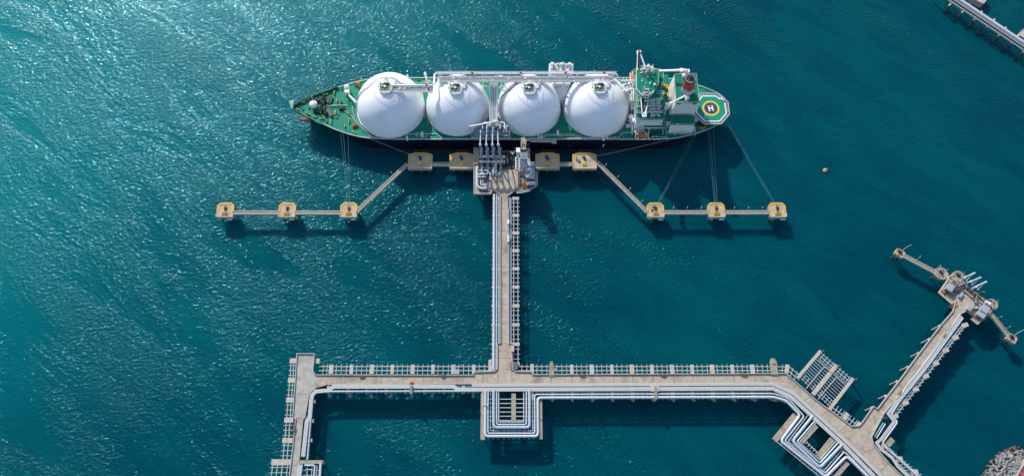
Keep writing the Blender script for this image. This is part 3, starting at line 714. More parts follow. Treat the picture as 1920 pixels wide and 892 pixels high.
for (x, y, sx, sy, h, lab) in ((849.5, 299, 1.0, 1.6, .8, 'small dark valve box on the dolphin left of the loading platform'), (1085.5, 302, 1.4, 1.4, .8, 'small dark bollard box on the dolphin at the right diagonal catwalk'),
                               (1080.8, 299, .5, 2.4, .6, 'narrow green locker on the dolphin at the right diagonal catwalk')):
    c = P(x, y, ZM); m = MB(); m.box(c, (sx, sy, h)); m.box((c.x, c.y, c.z+h), (sx*1.15, sy*1.15, .1))
    tag(m.build('deck_locker', 'deck_dark' if 'green' in lab else 'steel_dark'), lab, 'locker')

def catwalk(px, lab, z=ZM, w=1.9, lamps=0, side=1):
    pts = PL(px, z)
    t = thing('catwalk', lab, 'catwalk', lerp(pts[0], pts[-1], .5) - Vector((0, 0, 0)), 'catwalks linking the dolphins')
    m = MB(); m.ribbon(pts, w-.3, z-.35, z-.1); m.build('walkway', 'walkway', t)
    offs = []
    for s, mt in ((1, 'cap'), (-1, 'cap')):
        line = []
        for i, p in enumerate(pts):
            d = (pts[min(i+1, len(pts)-1)] - pts[max(i-1, 0)]).normalized(); line.append(p + Vector((-d.y, d.x, 0))*s*(w/2))
        m = MB(); m.ribbon(line, .34, z-1.5, z+.12); m.build('girder', mt, t)
        m = MB()
        for a, b in zip(line, line[1:]):
            a2, b2 = a+Vector((0, 0, 1.1)), b+Vector((0, 0, 1.1)); m.beam(a2, b2, .12, .12)
            n = max(1, int((b-a).length//3))
            for k in range(n+1):
                q = lerp(a, b, k/n); m.beam(q, q+Vector((0, 0, 1.1)), .1, .1)
        m.build('handrail', 'grating', t)
        offs.append(line)
    for k in range(lamps):
        a, b = offs[0][0], offs[0][-1]; q = lerp(a, b, (k+.6)/(lamps+.2))
        m = MB(); m.cone(q, q+Vector((0, 0, 5.2)), .13, .09, 6); d = (b-a).normalized(); n = Vector((-d.y, d.x, 0))
        m.beam(q+Vector((0, 0, 5.2)), q+Vector((0, 0, 5.1))+n*1.0, .3, .2); m.build('lamp_post', 'cap', t)
    return t
catwalk([(438, 398.5), (522, 398.5)], 'straight catwalk at far left, between the two outer dolphins')
catwalk([(554, 398.5), (637, 398.5)], 'straight catwalk at left, ending at the dolphin with the diagonal walkway')
catwalk([(669, 398), (672, 393), (764, 307.5)], 'left diagonal catwalk climbing to the berth', lamps=2)
catwalk([(811, 308), (842.5, 308)], 'short catwalk between the two left breasting dolphins', w=1.8)
catwalk([(1049.5, 308), (1073, 308)], 'short catwalk between the two right breasting dolphins', w=1.8)
catwalk([(1119, 304), (1122.5, 307), (1213.5, 397.5)], 'right diagonal catwalk falling away from the berth', lamps=4)
catwalk([(1245, 398), (1328, 398)], 'straight catwalk at right, starting from the foot of the diagonal walkway', lamps=3)
catwalk([(1358.5, 398), (1442, 398)], 'straight catwalk at far right, between the two outer dolphins', lamps=3)

# ------------------------------------------------------------------ loading platform
pf = thing('loading_platform', 'concrete and steel berth platform between ship and trestle', 'platform', P(948, 320, 0))
zp = ZD
def slab(parent, px, z0, z1, mt, name): m = MB(); m.prism(PL(px, z1), z0, z1); return m.build(name, mt, parent)
base = [(888.3, 277), (897, 277), (897, 283.5), (988, 283.5), (988, 278), (993.5, 278), (994.5, 318), (1005.5, 321), (1005.5, 348), (1000, 352), (988, 356.5), (966, 357), (952.8, 367), (939.5, 367), (924, 357), (921, 363.5), (888.3, 363.5)]
slab(pf, base, zp-1.6, zp-.02, 'concrete', 'concrete_slab')
slab(pf, [(898.5, 284.5), (967.8, 284.5), (967.8, 317), (935, 319), (921.5, 321), (898.5, 323)], zp-.02, zp+.12, 'grating_dark', 'steel_grating_deck')
slab(pf, [(921.5, 321.5), (935, 319.6), (970, 317.6), (970, 352.5), (964, 357), (953, 366.5), (939.6, 366.5), (928, 357.5), (921.5, 351)], zp-.02, zp+.10, 'road', 'road_apron')
slab(pf, [(899.5, 324.5), (919.8, 322.5), (919.8, 360), (899.5, 360)], zp-.02, zp+.06, 'steel_dark', 'pipe_pit')
slab(pf, [(973, 331), (985.5, 331), (985.5, 354.5), (973, 354.5)], zp-.02, zp+.07, 'cap_old', 'equipment_pad')
for k in range(7):
    m = MB(); a, b = P(900+k*10.4, 285, zp+.16), P(900+k*10.4, 317, zp+.16); m.beam(a, b, .2, .16); m.build('deck_joist', 'steel_dark', pf)
kerb(pf, [(921.2, 321), (921.2, 351.5), (928, 358), (939.2, 367)], z=zp+.1, h=.75, w=.4, matn='cap')
kerb(pf, [(970.3, 317.5), (970.3, 352.8), (964.4, 357.4), (953.2, 367)], z=zp+.1, h=.75, w=.4, matn='cap')
kerb(pf, [(888.7, 277), (888.7, 363.1), (921, 363.1)], z=zp, h=.5, w=.5, matn='cap', name='edge_kerb')
for (x, y) in ((892, 280), (892, 358), (915, 358), (940, 290), (945, 355), (990, 282), (1002, 345), (985, 350), (915, 290), (965, 290), (892, 320), (1000, 322)):
    q = P(x, y, 0); m = MB(); pile(m, q.x, q.y, zp-1.6, .7); m.build('pile', 'pile', pf)
# raised steel arm stands: two long transverse beams on columns
for (y, x0, x1) in ((293.2, 903, 946.5), (303.0, 899, 946.5)):
    m = MB(); m.beam(P(x0, y, 15.2), P(x1, y, 15.2), 1.05, .7)
    for k in range(5):
        q = lerp(P(x0+1, y, 14.6), P(x1-1, y, 14.6), k/4); m.beam(q, Vector((q.x, q.y, zp)), .4, .4)
    m.build('arm_stand', mat('ochre_steel_%d' % int(y), (.38, .33, .24), .7, var=.2, stain=(.25, .18, .1), stain_scale=.5, stain_amt=.6), pf)

# the four big loading arms
def loading_arm(x, lab, dx=0.0, group='loading arms on the main berth', n=0):
    base = P(x+3.6, 316.5, zp)
    t = thing('cargo_loader', lab, 'loading arm', base, group)
    def w(px, py, z): return P(px, py, z)
    top = Vector((base.x, base.y, 22.5))
    m = MB(); m.cone(base, top, .62, .5, 14); m.box((base.x, base.y, base.z), (1.8, 1.8, .7)); m.build('riser_column', 'loader', t)
    apex = w(x+dx*.2, 272.5, 29.0); man = w(x+3.4+dx, 244.5, 20.0)
    up = top + Vector((0, 0, 1.2))
    m = MB(); d = (apex-up)
    m.tube([up+Vector((.75, 0, 0)), apex+Vector((.55, 0, 0))], .42, 10)
    m.beam(up+Vector((-.55, 0, .8)), apex+Vector((-.35, 0, .5)), .55, 1.1)
    for k in range(6):
        q = lerp(up, apex, (k+.5)/6); m.beam(q+Vector((-.6, 0, .4)), q+Vector((.8, 0, .3)), .25, .3)
    ia = m.build('inboard_arm', 'loader', t)
    m = MB(); b0 = lerp(up, apex, -.12); m.box((b0.x+.1, b0.y, b0.z-.6), (2.5, 1.3, 1.6)); m.build('counterweight', 'steel_blue', ia)
    m = MB(); c1, c2 = lerp(up, apex, .10), lerp(up, apex, .72)
    m.beam(c1+Vector((.2, 0, 1.0)), c2+Vector((.2, 0, 1.1)), 1.5, .9); m.build('balance_housing', 'loader', ia)
    m = MB()
    for k in range(5):
        q = lerp(c1, c2, (k+.5)/5); m.box((q.x+.2, q.y, q.z+1.02), (.8 if k % 2 else .5, .7, .25))
    m.box((c2.x+1.1, c2.y, c2.z+.4), (.7, 1.6, .9)); m.box((c1.x-.9, c1.y+.5, c1.z+.4), (.6, 1.2, .9))
    m.build('cylinder_gear', 'steel_dark', ia)
    m = MB(); m.cone(apex+Vector((-.9, 0, 0)), apex+Vector((.9, 0, 0)), 1.0, 1.0, 16); m.build('pulley_wheel', 'loader', t)
    m = MB(); el = w(x+1.2+dx*.9, 241.5, 22.6)
    m.tube([apex+Vector((-.1, 0, .2)), w(x+.8+dx*.8, 246, 23.8), el, man], .46, 10, fillet=1.2)
    oa = m.build('outboard_arm', 'loader', t)
    m = MB(); m.beam(apex+Vector((-.1, 0, 1.1)), w(x+.8+dx*.8, 247.5, 24.6), .3, .4); m.build('truss_rib', 'pipe', oa)
    m = MB(); m.cone(man+Vector((0, 0, .8)), man-Vector((0, 0, .8)), .75, .75, 14); m.box((man.x+.9, man.y, man.z-.4), (1.2, .8, .9)); m.build('coupler', 'steel_blue', oa)
    # base piping turning to the platform line
    m = MB(); m.tube([base+Vector((0, -.6, 1.2)), base+Vector((0, -4.0, 1.2)), base+Vector((-2.4, -5.2, 1.2)), base+Vector((-3.2, -3.4, 1.2))], .55, 10, fillet=1.3); m.build('base_pipe', 'pipe_blue', t)
    return t
for k, (x, dx, lab) in enumerate(((900.5, 0, 'blue grey loading arm farthest left on the berth, reaching to the ship manifold'), (911.8, 0, 'second loading arm from the left, reaching straight to the manifold'),
                                  (923.2, 0, 'third loading arm from the left, between the second and the slanted one'), (935, -3.2, 'rightmost of the four loading arms, its outer pipe slanted to the left'))):
    loading_arm(x, lab, dx)
m = MB(); m.tube(PL([(926.2, 303), (926.2, 322)], zp+4.2), .2, 8); m.tube(PL([(930, 303), (930, 323)], zp+4.2), .24, 8); m.box(P(927.5, 320.5, zp), (3.2, 2.8, 1.3))
tag(m.build('vent_pipe', 'pipe'), 'pair of pale upright vent pipes at the front edge of the platform road', 'pipe')
# piping at the west side of the platform
pz = zp+1.5
pipeline([(894.5, 312), (894.5, 347), (897.5, 351.6), (903, 353.4), (912.5, 352.5)], .85, 'thick white pipe curving round the lower left corner of the loading platform', 'pipe', z=pz, fillet=4)
pipeline([(901.5, 336), (901.5, 347.2), (912, 347.6)], .5, 'white elbow pipe inside the thick curved pipe on the loading platform', z=pz-.3)
pipeline([(905.5, 337), (905.5, 344.8), (912, 344.8)], .28, 'small innermost elbow pipe on the loading platform', z=pz-.6)
pipeline([(903, 349.5), (912.5, 349.2)], .22, 'short red pipe between the elbow pipes on the loading platform', 'red', z=pz+.5)
pipeline([(893, 332.3), (911, 332)], .38, 'lower of two short cross pipes on the left side of the loading platform', z=pz+.3)
pipeline([(893, 327.5), (911, 327)], .42, 'upper of two short cross pipes on the left side of the loading platform', z=pz+.4)
pipeline([(898.5, 320.5), (917, 319.5)], .5, 'pale manifold header just behind the loading arm bases', z=pz)
for (x, lab) in ((896.8, 'red pipe at the foot of the leftmost loading arm'), (912.6, 'red pipe at the foot of the second loading arm'), (923.6, 'red pipe at the foot of the third loading arm')):
    pipeline([(x, 303.5), (x, 313)], .2, lab, mat('dull_red_pipe_%d' % int(x), (.30, .06, .06), .6), z=zp+.9)
m = MB()
for (x, y) in ((898, 327.5), (905, 327.2), (909.5, 327), (899, 332.2), (906, 332.1)):
    c = P(x, y, pz+.3); m.cone(c, c+Vector((0, 0, 1.2)), .3, .5, 10)
tag(m.build('valve_bank', 'pipe'), 'row of pale valves on the cross pipes at the left of the platform', 'valves')
for (x, y) in ((888.8, 306),):
    m = MB(); m.beam(P(887, 306.4, zp+1.2), P(896, 305.6, zp+1.2), .9, .2); m.beam(P(887, 306.4, zp+2.2), P(896, 305.6, zp+2.2), .1, .1)
    tag(m.build('access_gangplank', 'grating'), 'short pale gangplank from the left breasting dolphin to the loading platform', 'gangplank')
# white drums on the grating
for (x, y, lab) in ((958, 286.5, 'white drum on the dark grating, left of three'), (960.8, 289.4, 'white drum on the dark grating, lowest of three'), (963.6, 286.2, 'white drum on the dark grating, right of three')):
    c = P(x, y, zp+.12); m = MB(); m.cone(c, c+Vector((0, 0, 1.3)), .55, .55, 12); m.cone(c+Vector((0, 0, 1.3)), c+Vector((0, 0, 1.45)), .6, .5, 12)
    tag(m.build('drum', 'white'), lab, 'drum', 'white drums on the berth grating')
# handrail and lockers along the right edge of the grating
m = MB()
for k in range(9):
    c = P(967.2, 296+k*2.5, zp+.1); m.box(c, (.8, .7+.5*(k % 3), .9+.3*(k % 2)))
tag(m.build('valve_bank', 'white'), 'row of small white valves along the right edge of the dark grating', 'valves')
m = MB()
for k in range(10):
    c = P(919.4, 322+k*3.2, zp+.1); m.box(c, (.7+.4*(k % 2), .8, .9+.4*(k % 3)))
tag(m.build('valve_bank', 'pipe'), 'row of small pale fittings between the pipe pit and the platform road', 'valves')

# gangway tower
gt = thing('gangway_tower', 'tall steel lattice gangway tower beside the ship on the right of the platform', 'gangway tower', P(981, 318, zp))
tx0, tx1, ty0, ty1 = P(975.5, 312, zp).x, P(987, 312, zp).x, P(981, 325, zp).y, P(981, 312, zp).y
H_ = 30.5
for xx in (tx0, tx1):
    for yy in (ty0, ty1):
        m = MB(); m.beam((xx, yy, zp), (xx, yy, H_), .5, .5); m.build('tower_leg', 'steel', gt)
m = MB()
for k in range(6):
    z0, z1 = zp+k*(H_-zp)/6, zp+(k+1)*(H_-zp)/6
    for yy in (ty0, ty1):
        m.beam((tx0, yy, z0), (tx1, yy, z1), .28, .28); m.beam((tx1, yy, z0), (tx0, yy, z1), .28, .28); m.beam((tx0, yy, z1), (tx1, yy, z1), .3, .3)
    for xx in (tx0, tx1):
        m.beam((xx, ty0, z0), (xx, ty1, z1), .28, .28); m.beam((xx, ty0, z1), (xx, ty1, z1), .3, .3)
m.build('lattice', 'steel_blue', gt)
m = MB(); m.box(((tx0+tx1)/2, (ty0+ty1)/2, H_), (4.6, 4.6, .35)); m.build('top_platform', 'steel_blue', gt)
m = MB()
for k in range(4):
    yk = ty1+.4-k*2.0
    m.beam((tx0+.2, yk, H_+.5), ((tx0+tx1)/2, yk-1.6, H_+.55), .32, .3); m.beam(((tx0+tx1)/2, yk-1.6, H_+.55), (tx1-.2, yk, H_+.5), .32, .3)
m.build('bracing', 'steel_dark', gt)
m = MB(); hp = P(981.5, 268, 27.0); m.box((hp.x, hp.y-1.5, hp.z-1), (3.4, 6.0, .6)); m.box((hp.x-.6, hp.y+2.4, hp.z-1), (2.0, 3.4, .8)); m.box((hp.x+1.4, hp.y+.2, hp.z-.4), (.7, 4.5, .9)); m.box((hp.x-1.3, hp.y-1.2, hp.z-.4), (.6, 3.4, .8)); m.box((hp.x+.2, hp.y-.6, hp.z-.4), (1.0, 1.0, .8))
m.build('gangway_head', 'cap_old', gt)
m = MB(); a = P(985, 262.8, 18.6); b = P(993, 261, 17.4); m.beam(a, b, 1.6, .5); m.beam(P(983, 256, 20.6), P(984, 268, 20.6), 1.0, .8); m.build('gangway', 'cap', gt)
m = MB(); c = P(971.5, 281.5, 16); m.box((c.x, c.y, zp), (2.4, 3.0, 5.2)); m.box((c.x, c.y, zp+5.2), (2.7, 3.3, .25)); m.build('operator_cabin', 'white', gt)
m = MB()
m.tube(PL([(970, 289), (971.5, 295), (975, 300), (975, 316.5), (979, 318.5), (985.5, 318.5)], zp+3.2), .45, 10, fillet=1.5)
m.build('hydraulic_pipe', 'grating', gt)

def building(parent_label, px0, px1, z0, z1, wall, roof, cat='building', name='control_building', fittings=(), rot=0.0, over=.35):
    a, b = P(*px0, z1), P(*px1, z1)
    cx, cy = (a.x+b.x)/2, (a.y+b.y)/2; sx, sy = abs(b.x-a.x), abs(b.y-a.y)
    t = thing(name, parent_label, cat, (cx, cy, z0))
    m = MB(); m.box((cx, cy, z0), (sx-over*2, sy-over*2, z1-z0-.3), rot); m.build('wall', wall, t)
    m = MB(); m.box((cx, cy, z1-.3), (sx, sy, .3), rot); m.box((cx, cy, z1), (sx-.7, sy-.7, .06), rot); rf = m.build('roof', roof, t)
    cs, sn = math.cos(rot), math.sin(rot)
    for k in (-1, 1):
        m = MB(); ox, oy = k*sx*.22, -(sy/2-over)
        m.box((cx+ox*cs-oy*sn, cy+ox*sn+oy*cs, z0+(z1-z0)*.35), (sx*.2, .12, (z1-z0)*.3), rot); m.build('window', 'glass', t)
    for (fx, fy, s0, s1, h, mt, nm) in fittings:
        c = P(fx, fy, z1); m = MB(); m.box((c.x, c.y, z1), (s0, s1, h), rot); m.box((c.x, c.y, z1+h), (s0*.8, s1*.8, h*.12), rot); m.build(nm, mt, rf)
    return t
building('low grey control building with a stepped roof on the right side of the loading platform', (986, 313), (1003.2, 335), zp, zp+4.6, 'roof_grey', 'roof_grey',
         fittings=((996.5, 322, .9, 1.8, 1.2, 'white', 'air_unit'), (989, 330.5, 2.4, 1.6, .5, 'white', 'roof_hatch'), (994, 318, 2.6, 2.6, .4, 'pipe_blue', 'roof_vent')))
building('small grey hut with a corrugated roof, topmost of the buildings on the platform', (987.5, 303.5), (1002, 312), zp, zp+5.4, 'steel_blue', 'pipe_blue', fittings=((996, 307, 1.2, 1.6, .7, 'grating', 'roof_vent'),))
building('grey roofed hut at the lower right corner of the loading platform', (986.5, 340), (1003.5, 346.5), zp, zp+4.0, 'roof_grey', 'roof_grey', fittings=((999, 343, 1.2, 1.0, .5, 'grating', 'roof_vent'),))
m = MB()
for k in range(34):
    c = P(rng.uniform(977, 987), rng.uniform(342, 354), zp+.08); m.box(c, (rng.uniform(.3, 1.3), rng.uniform(.3, 1.3), rng.uniform(.3, 1.5)), rng.uniform(0, 3))
for k in range(7):
    a = P(rng.uniform(976, 988), rng.uniform(342, 355), zp+rng.uniform(.6, 1.6)); m.tube([a, a+Vector((rng.uniform(-3, 3), rng.uniform(-3, 3), 0))], .2, 6)
tag(m.build('pump_skid', 'rust'), 'rusty orange pump skid in front of the lower right hut', 'pump skid')
m = MB(); c = P(994.5, 349.5, zp); m.box(c, (4.6, 1.8, 1.6)); m.cone((c.x-2, c.y, zp+1.6), (c.x+2, c.y, zp+1.6), .5, .5, 10); m.box((c.x+1.2, c.y-.4, zp+1.6), (.8, .7, .8))
tag(m.build('foam_tank', mat('maroon_paint', (.22, .03, .045), .5)), 'dark red foam tank below the lower right hut', 'tank')
m = MB()
for k in range(26):
    c = P(rng.uniform(972, 976.5), rng.uniform(322, 353), zp+.08); m.box(c, (rng.uniform(.3, 1.0), rng.uniform(.3, 1.0), rng.uniform(.4, 1.7)), rng.uniform(0, 3))
m.tube(PL([(972.5, 320), (972.5, 354)], zp+1.0), .22, 8); m.tube(PL([(974.3, 322), (974.3, 350)], zp+1.2), .18, 8)
tag(m.build('pipe_manifold', 'steel_dark'), 'dark pipework strip along the right side of the platform road', 'pipework')
for (off, r, lab) in ((0, .34, 'outer of the two grey pipes wrapping the lower right corner of the loading platform'), (1, .3, 'inner of the two grey pipes wrapping the lower right corner of the loading platform')):
    q = off*2.2
    pipeline([(1007.3-q, 322.5), (1007.3-q, 349.5-q), (997.5-q, 352.5-q), (994-q*.6, 358-q), (978, 361.5-q), (968, 362-q)], r, lab, 'pipe_blue', z=zp+.6+off*.2, fillet=2.2)

# ------------------------------------------------------------------ second berth (lower right)
b2 = thing('berth_platform', 'smaller cluttered berth platform at the end of the narrow right hand pier', 'platform', P(1805, 555, 0))
zq = ZD
slab(b2, [(1760.6, 548), (1764, 543), (1777.5, 524), (1777, 519.5), (1788, 516), (1797, 520), (1806.5, 526.5), (1818, 541), (1832, 548.5), (1846, 563), (1862, 566), (1865, 574), (1857, 588), (1848, 592), (1843, 598), (1832, 606.5), (1821, 597.5), (1825, 592), (1814, 583.5), (1828, 565), (1806.6, 545.2), (1793, 563.5), (1786, 570)], zq-1.5, zq-.02, 'cap_old', 'concrete_slab')
kerb(b2, [(1786, 570.5), (1760.3, 548.3), (1764, 543), (1777.3, 524), (1777.2, 519.5), (1786, 515.5)], z=zq, h=.5, w=.9, matn='cap', name='edge_kerb')
kerb(b2, [(1857, 588.4), (1848, 592), (1843, 598), (1832, 607), (1821, 598)], z=zq, h=.5, w=.7, matn='cap', name='edge_kerb')
kerb(b2, [(1807, 545), (1828.3, 564.2)], z=zq, h=1.4, w=.8, matn='concrete', name='low_wall')
kerb(b2, [(1814, 538), (1845, 566)], z=zq, h=.9, w=.7, matn='rust', name='pipe_rail')
for (x, y) in ((1768, 547), (1780, 525), (1795, 524), (1830, 555), (1855, 575), (1835, 600), (1822, 570)):
    q = P(x, y, 0); m = MB(); pile(m, q.x, q.y, zq-1.5, .7); m.build('pile', 'pile', b2)
m = MB()
for k in range(150):
    c = P(*rng.choice(((rng.uniform(1766, 1782), rng.uniform(540, 552)), (rng.uniform(1788, 1804), rng.uniform(530, 548)), (rng.uniform(1828, 1842), rng.uniform(566, 580)), (rng.uniform(1834, 1846), rng.uniform(588, 600)))), zq)
    m.box(c, (rng.uniform(.3, 1.6), rng.uniform(.3, 1.3), rng.uniform(.3, 1.8)), R(37)+rng.choice((0, R(90))), mi=rng.choice((0, 0, 1, 2)))
for k in range(12):
    a = P(rng.uniform(1786, 1802), rng.uniform(536, 550), zq+rng.uniform(.8, 2)); d = Vector((math.cos(R(37)), math.sin(R(37)), 0)) if k % 2 else Vector((math.cos(R(-53)), math.sin(R(-53)), 0))
    m.tube([a-d*2.4, a+d*2.4], .22, 8)
m.build('pipework', ['steel_dark', 'rust', 'steel'], b2)
for k in range(90):
    m = MB(); t = rng.random(); a = lerp(P(1786, 519, zq), P(1858, 576, zq), t); d = Vector((.62, .78, 0))*rng.uniform(-3.2, 1.2)
    c = a+d; m.box((c.x, c.y, zq), (rng.uniform(.3, 1.5), rng.uniform(.3, .9), rng.uniform(.3, 1.4)), R(-38)+rng.choice((0, R(90))), mi=rng.choice((0, 1, 2, 2)))
    m.build('edge_fitting', ['steel_dark', 'rust', 'grating'], b2)
def rbuilding(label, c_px, size, rot, z1, wall='roof_grey', roof='roof_grey', fit=()):
    c = P(*c_px, z1); t = thing('equipment_hut', label, 'hut', (c.x, c.y, zq))
    m = MB(); m.box((c.x, c.y, zq), (size[0]-.5, size[1]-.5, z1-zq-.25), rot); m.build('wall', wall, t)
    m = MB(); m.box((c.x, c.y, z1-.25), (size[0], size[1], .25), rot); m.box((c.x, c.y, z1), (size[0]*.86, size[1]*.86, .06), rot); m.build('roof', roof, t)
    m = MB(); d = Vector((math.sin(rot), -math.cos(rot), 0))*(size[1]/2-.2); m.box((c.x+d.x, c.y+d.y, zq), (1.0, .15, 2.0), rot); m.build('door', 'steel_dark', t)
rbuilding('pale grey hut near the rusty valves on the left of the small berth', (1782, 538.5), (4.2, 4.6), R(-38), zq+3.6)
rbuilding('grey roofed hut between pier road and pipework on the small berth', (1820.5, 574.5), (2.6, 5.8), R(-38), zq+3.0)
rbuilding('larger grey hut at the right end of the small berth', (1847.5, 578.5), (4.6, 5.0), R(-38), zq+3.8)
rbuilding('grey hut below the larger one on the small berth', (1840, 589), (5.0, 3.4), R(-38), zq+3.2)
rbuilding('slim grey cabinet on the apron at the top of the narrow pier road', (1802.5, 552.5), (1.6, 4.4), R(-38), zq+1.6)
m = MB()
for k in range(16):
    c = P(rng.uniform(1766, 1775), rng.uniform(543, 549), zq); m.box(c, (rng.uniform(.4, 1.3), rng.uniform(.4, 1.0), rng.uniform(.5, 1.4)), rng.uniform(0, 3))
tag(m.build('pump_skid', mat('orange_rust', (.50, .17, .08), .8, var=.3)), 'orange rusty pumps at the left corner of the small berth', 'pump skid')
m = MB(); q = PL([(1790, 566), (1779, 575), (1782.5, 577), (1789, 571)], zq+.9); m.tube(q, .2, 8); m.tube(PL([(1793, 564), (1796, 569), (1791, 572)], zq+1.0), .25, 8)
tag(m.build('davit_frame', mat('orange_red', (.45, .15, .07), .7)), 'orange red pipe frame hanging over the pier edge at the small berth', 'frame')
for (x, y, s, lab) in ((1847, 567.5, 1.1, 'white tank on the right end of the small berth, upper of two'), (1852, 570.5, 1.25, 'white tank on the right end of the small berth, lower of two')):
    c = P(x, y, zq); m = MB(); m.cone(c, c+Vector((0, 0, 2.0)), s*.75, s*.75, 16); m.ball(c+Vector((0, 0, 2.0)), s*.75, s*.75, .4, 14, 4, half=True); m.beam(c+Vector((s*.8, 0, 2.1)), c+Vector((s*.8, 0, 0)), .25, .25)
    tag(m.build('storage_tank', 'white'), lab, 'tank')
m = MB(); c = P(1832, 594.5, zq); m.cone(c, c+Vector((0, 0, 1.6)), .8, .8, 12); m.box((c.x-1.5, c.y+.5, zq), (1.2, 1.4, 1.0), .6); m.box((c.x+1.3, c.y-.8, zq), (1.0, 1.0, .9), .3)
tag(m.build('pump_skid', 'rust'), 'rusty pump with a round casing at the lower corner of the small berth', 'pump skid')
# its three loading arms
for k, (b0, mid, tip, lab) in enumerate((((1801, 526), (1808, 520.5), (1827, 511.5), 'pale blue loading arm of the small berth, highest of three'),
                                         ((1808, 533.5), (1819.5, 528), (1838, 520), 'pale blue loading arm of the small berth, middle of three'),
                                         ((1817, 544), (1830, 537), (1848.5, 528), 'pale blue loading arm of the small berth, lowest of three'))):
    base = P(*b0, zq); t = thing('cargo_loader', lab, 'loading arm', base, 'loading arms on the small berth')
    top = Vector((base.x, base.y, zq+5))
    m = MB(); m.cone(base, top, .5, .42, 12); m.box(base, (1.3, 1.3, .5), R(37)); m.build('riser_column', 'pipe_blue', t)
    mp = P(*mid, 16.5); tp = P(*tip, 17.5)
    m = MB(); m.tube([top, mp, tp], .42, 10); m.beam(top+Vector((.6, .2, 1)), mp+Vector((.5, .2, .9)), 1.3, .7); m.build('inboard_arm', 'pipe', t)
    m = MB(); d = (tp-top).normalized(); s = Vector((-d.y, d.x, 0)).normalized(); e = lerp(mp, tp, .22) - s*1.9 + Vector((0, 0, -2))
    m.tube([tp, e], .34, 8); m.beam(e+Vector((-.5, 0, .2)), e+Vector((.5, -.3, .2)), .8, .6); m.build('outboard_arm', 'pipe', t)
    m = MB(); m.cone(tp+s*.5, tp-s*.5, .6, .6, 12); m.build('pulley_wheel', 'pipe', t)
    m = MB(); c = top - d*1.2; m.box((c.x, c.y, c.z-.3), (1.4, 1.2, 1.1), R(37)); m.build('counterweight', 'steel_blue', t)
# round breasting dolphins and end dolphins of the small berth
def small_dolphin(label, px, rad, round_=True, rot=0.0, zt=9.6):
    c = P(*px, zt); t = thing('mooring_dolphin', label, 'mooring dolphin', (c.x, c.y, zt), 'dolphins of the small berth')
    if round_: pts = [(rad*math.cos(2*math.pi*k/14), rad*math.sin(2*math.pi*k/14)) for k in range(14)]
    else:
        cs, sn = math.cos(rot), math.sin(rot); pts = [(x*cs-y*sn, x*sn+y*cs) for x, y in ((-rad, -rad*.8), (rad, -rad*.8), (rad, rad*.55), (rad*.7, rad*.8), (-rad*.7, rad*.8), (-rad, rad*.55))]
    m = MB(); m.prism(pts, -2.2, 0); m.build('concrete_platform', 'dolphin' if not round_ else 'cap_old', t, local=True)
    m = MB(); m.ribbon([(x*.93, y*.93) for x, y in pts], .35, 0, .22, closed=True); m.build('edge_strip', 'cap' if round_ else 'dolphin', t, local=True)
    hook_unit(t, .9, R(40), (0, .2), 0)
    m = MB(); m.box((-rad*.4, -rad*.4, 0), (1.2, .7, .5), .6); m.box((rad*.35, rad*.45, 0), (.5, .5, .8)); m.build('locker', 'rust', t, local=True)
    for sx in (-1, 1):
        m = MB(); m.cone((sx*rad*.5, 0, -14), (sx*rad*.5, 0, -2.2), .6, .6, 10); m.build('pile', 'pile', t, local=True)
    m = MB(); m.tube([(rad*.6, rad*.6, .3), (rad*.6+3.0, rad*.6+2.0, 1.2), (rad*.6+5.4, rad*.6+3.0, 2.2)] if not round_ else [(rad*.8, rad*.5, 0), (rad*.8, rad*.5, 3)], .11, 6); m.build('davit', 'pipe', t, local=True)
    return t
small_dolphin('square mooring dolphin at the upper left tip of the small berth', (1687.5, 474), 2.9, False, R(-38))
small_dolphin('rounded dolphin between catwalk and small berth', (1765, 512.5), 4.2)
small_dolphin('rounded dolphin behind the loading arms of the small berth', (1797, 517.5), 3.6)
small_dolphin('rounded dolphin at the right end of the small berth', (1860, 570), 3.6)
small_dolphin('square mooring dolphin at the lower right tip of the small berth', (1897.5, 633.5), 2.9, False, R(-38))
catwalk([(1694.5, 479), (1750, 508), (1757, 515), (1766, 520), (1779, 517)], 'catwalk from the upper left dolphin to the small berth', z=9.6, w=1.9, lamps=2)
catwalk([(1857, 588), (1864, 595), (1891, 629)], 'catwalk from the small berth down to its lower right dolphin', z=9.6, w=1.8, lamps=2)

# ------------------------------------------------------------------ pipe bridge, caissons, buoy, rocks
zb = 9.0
pb = thing('pipe_bridge', 'slender pipe bridge on piles crossing the upper right corner', 'pipe bridge', P(1850, 45, 0))
ext0, ext1 = (1768, -20), (1960, 108)
def off(px, dx, dy): return [(x+dx, y+dy) for x, y in px]
line = [ext0, ext1]
m = MB(); m.ribbon(PL(off(line, -1.2, 3.0), zb), 3.4, zb-.9, zb-.3); m.build('bridge_deck', 'steel_blue', pb)
for (dx, dy, wd, mt) in ((2.6, -2.5, .5, 'steel'), (-5.6, 9.0, .45, 'steel')):
    m = MB(); m.ribbon(PL(off(line, dx, dy), zb), wd, zb-.9, zb+.1); m.build('girder', mt, pb)
for (dx, dy, r, mt) in ((-1.5, 2.8, .40, 'pipe_blue'), (-2.4, 4.4, .34, 'steel'), (-3.1, 5.5, .2, 'rust')):
    m = MB(); m.tube(PL(off(line, dx, dy), zb+.3), r, 10); m.build('pipe_line', mt, pb)
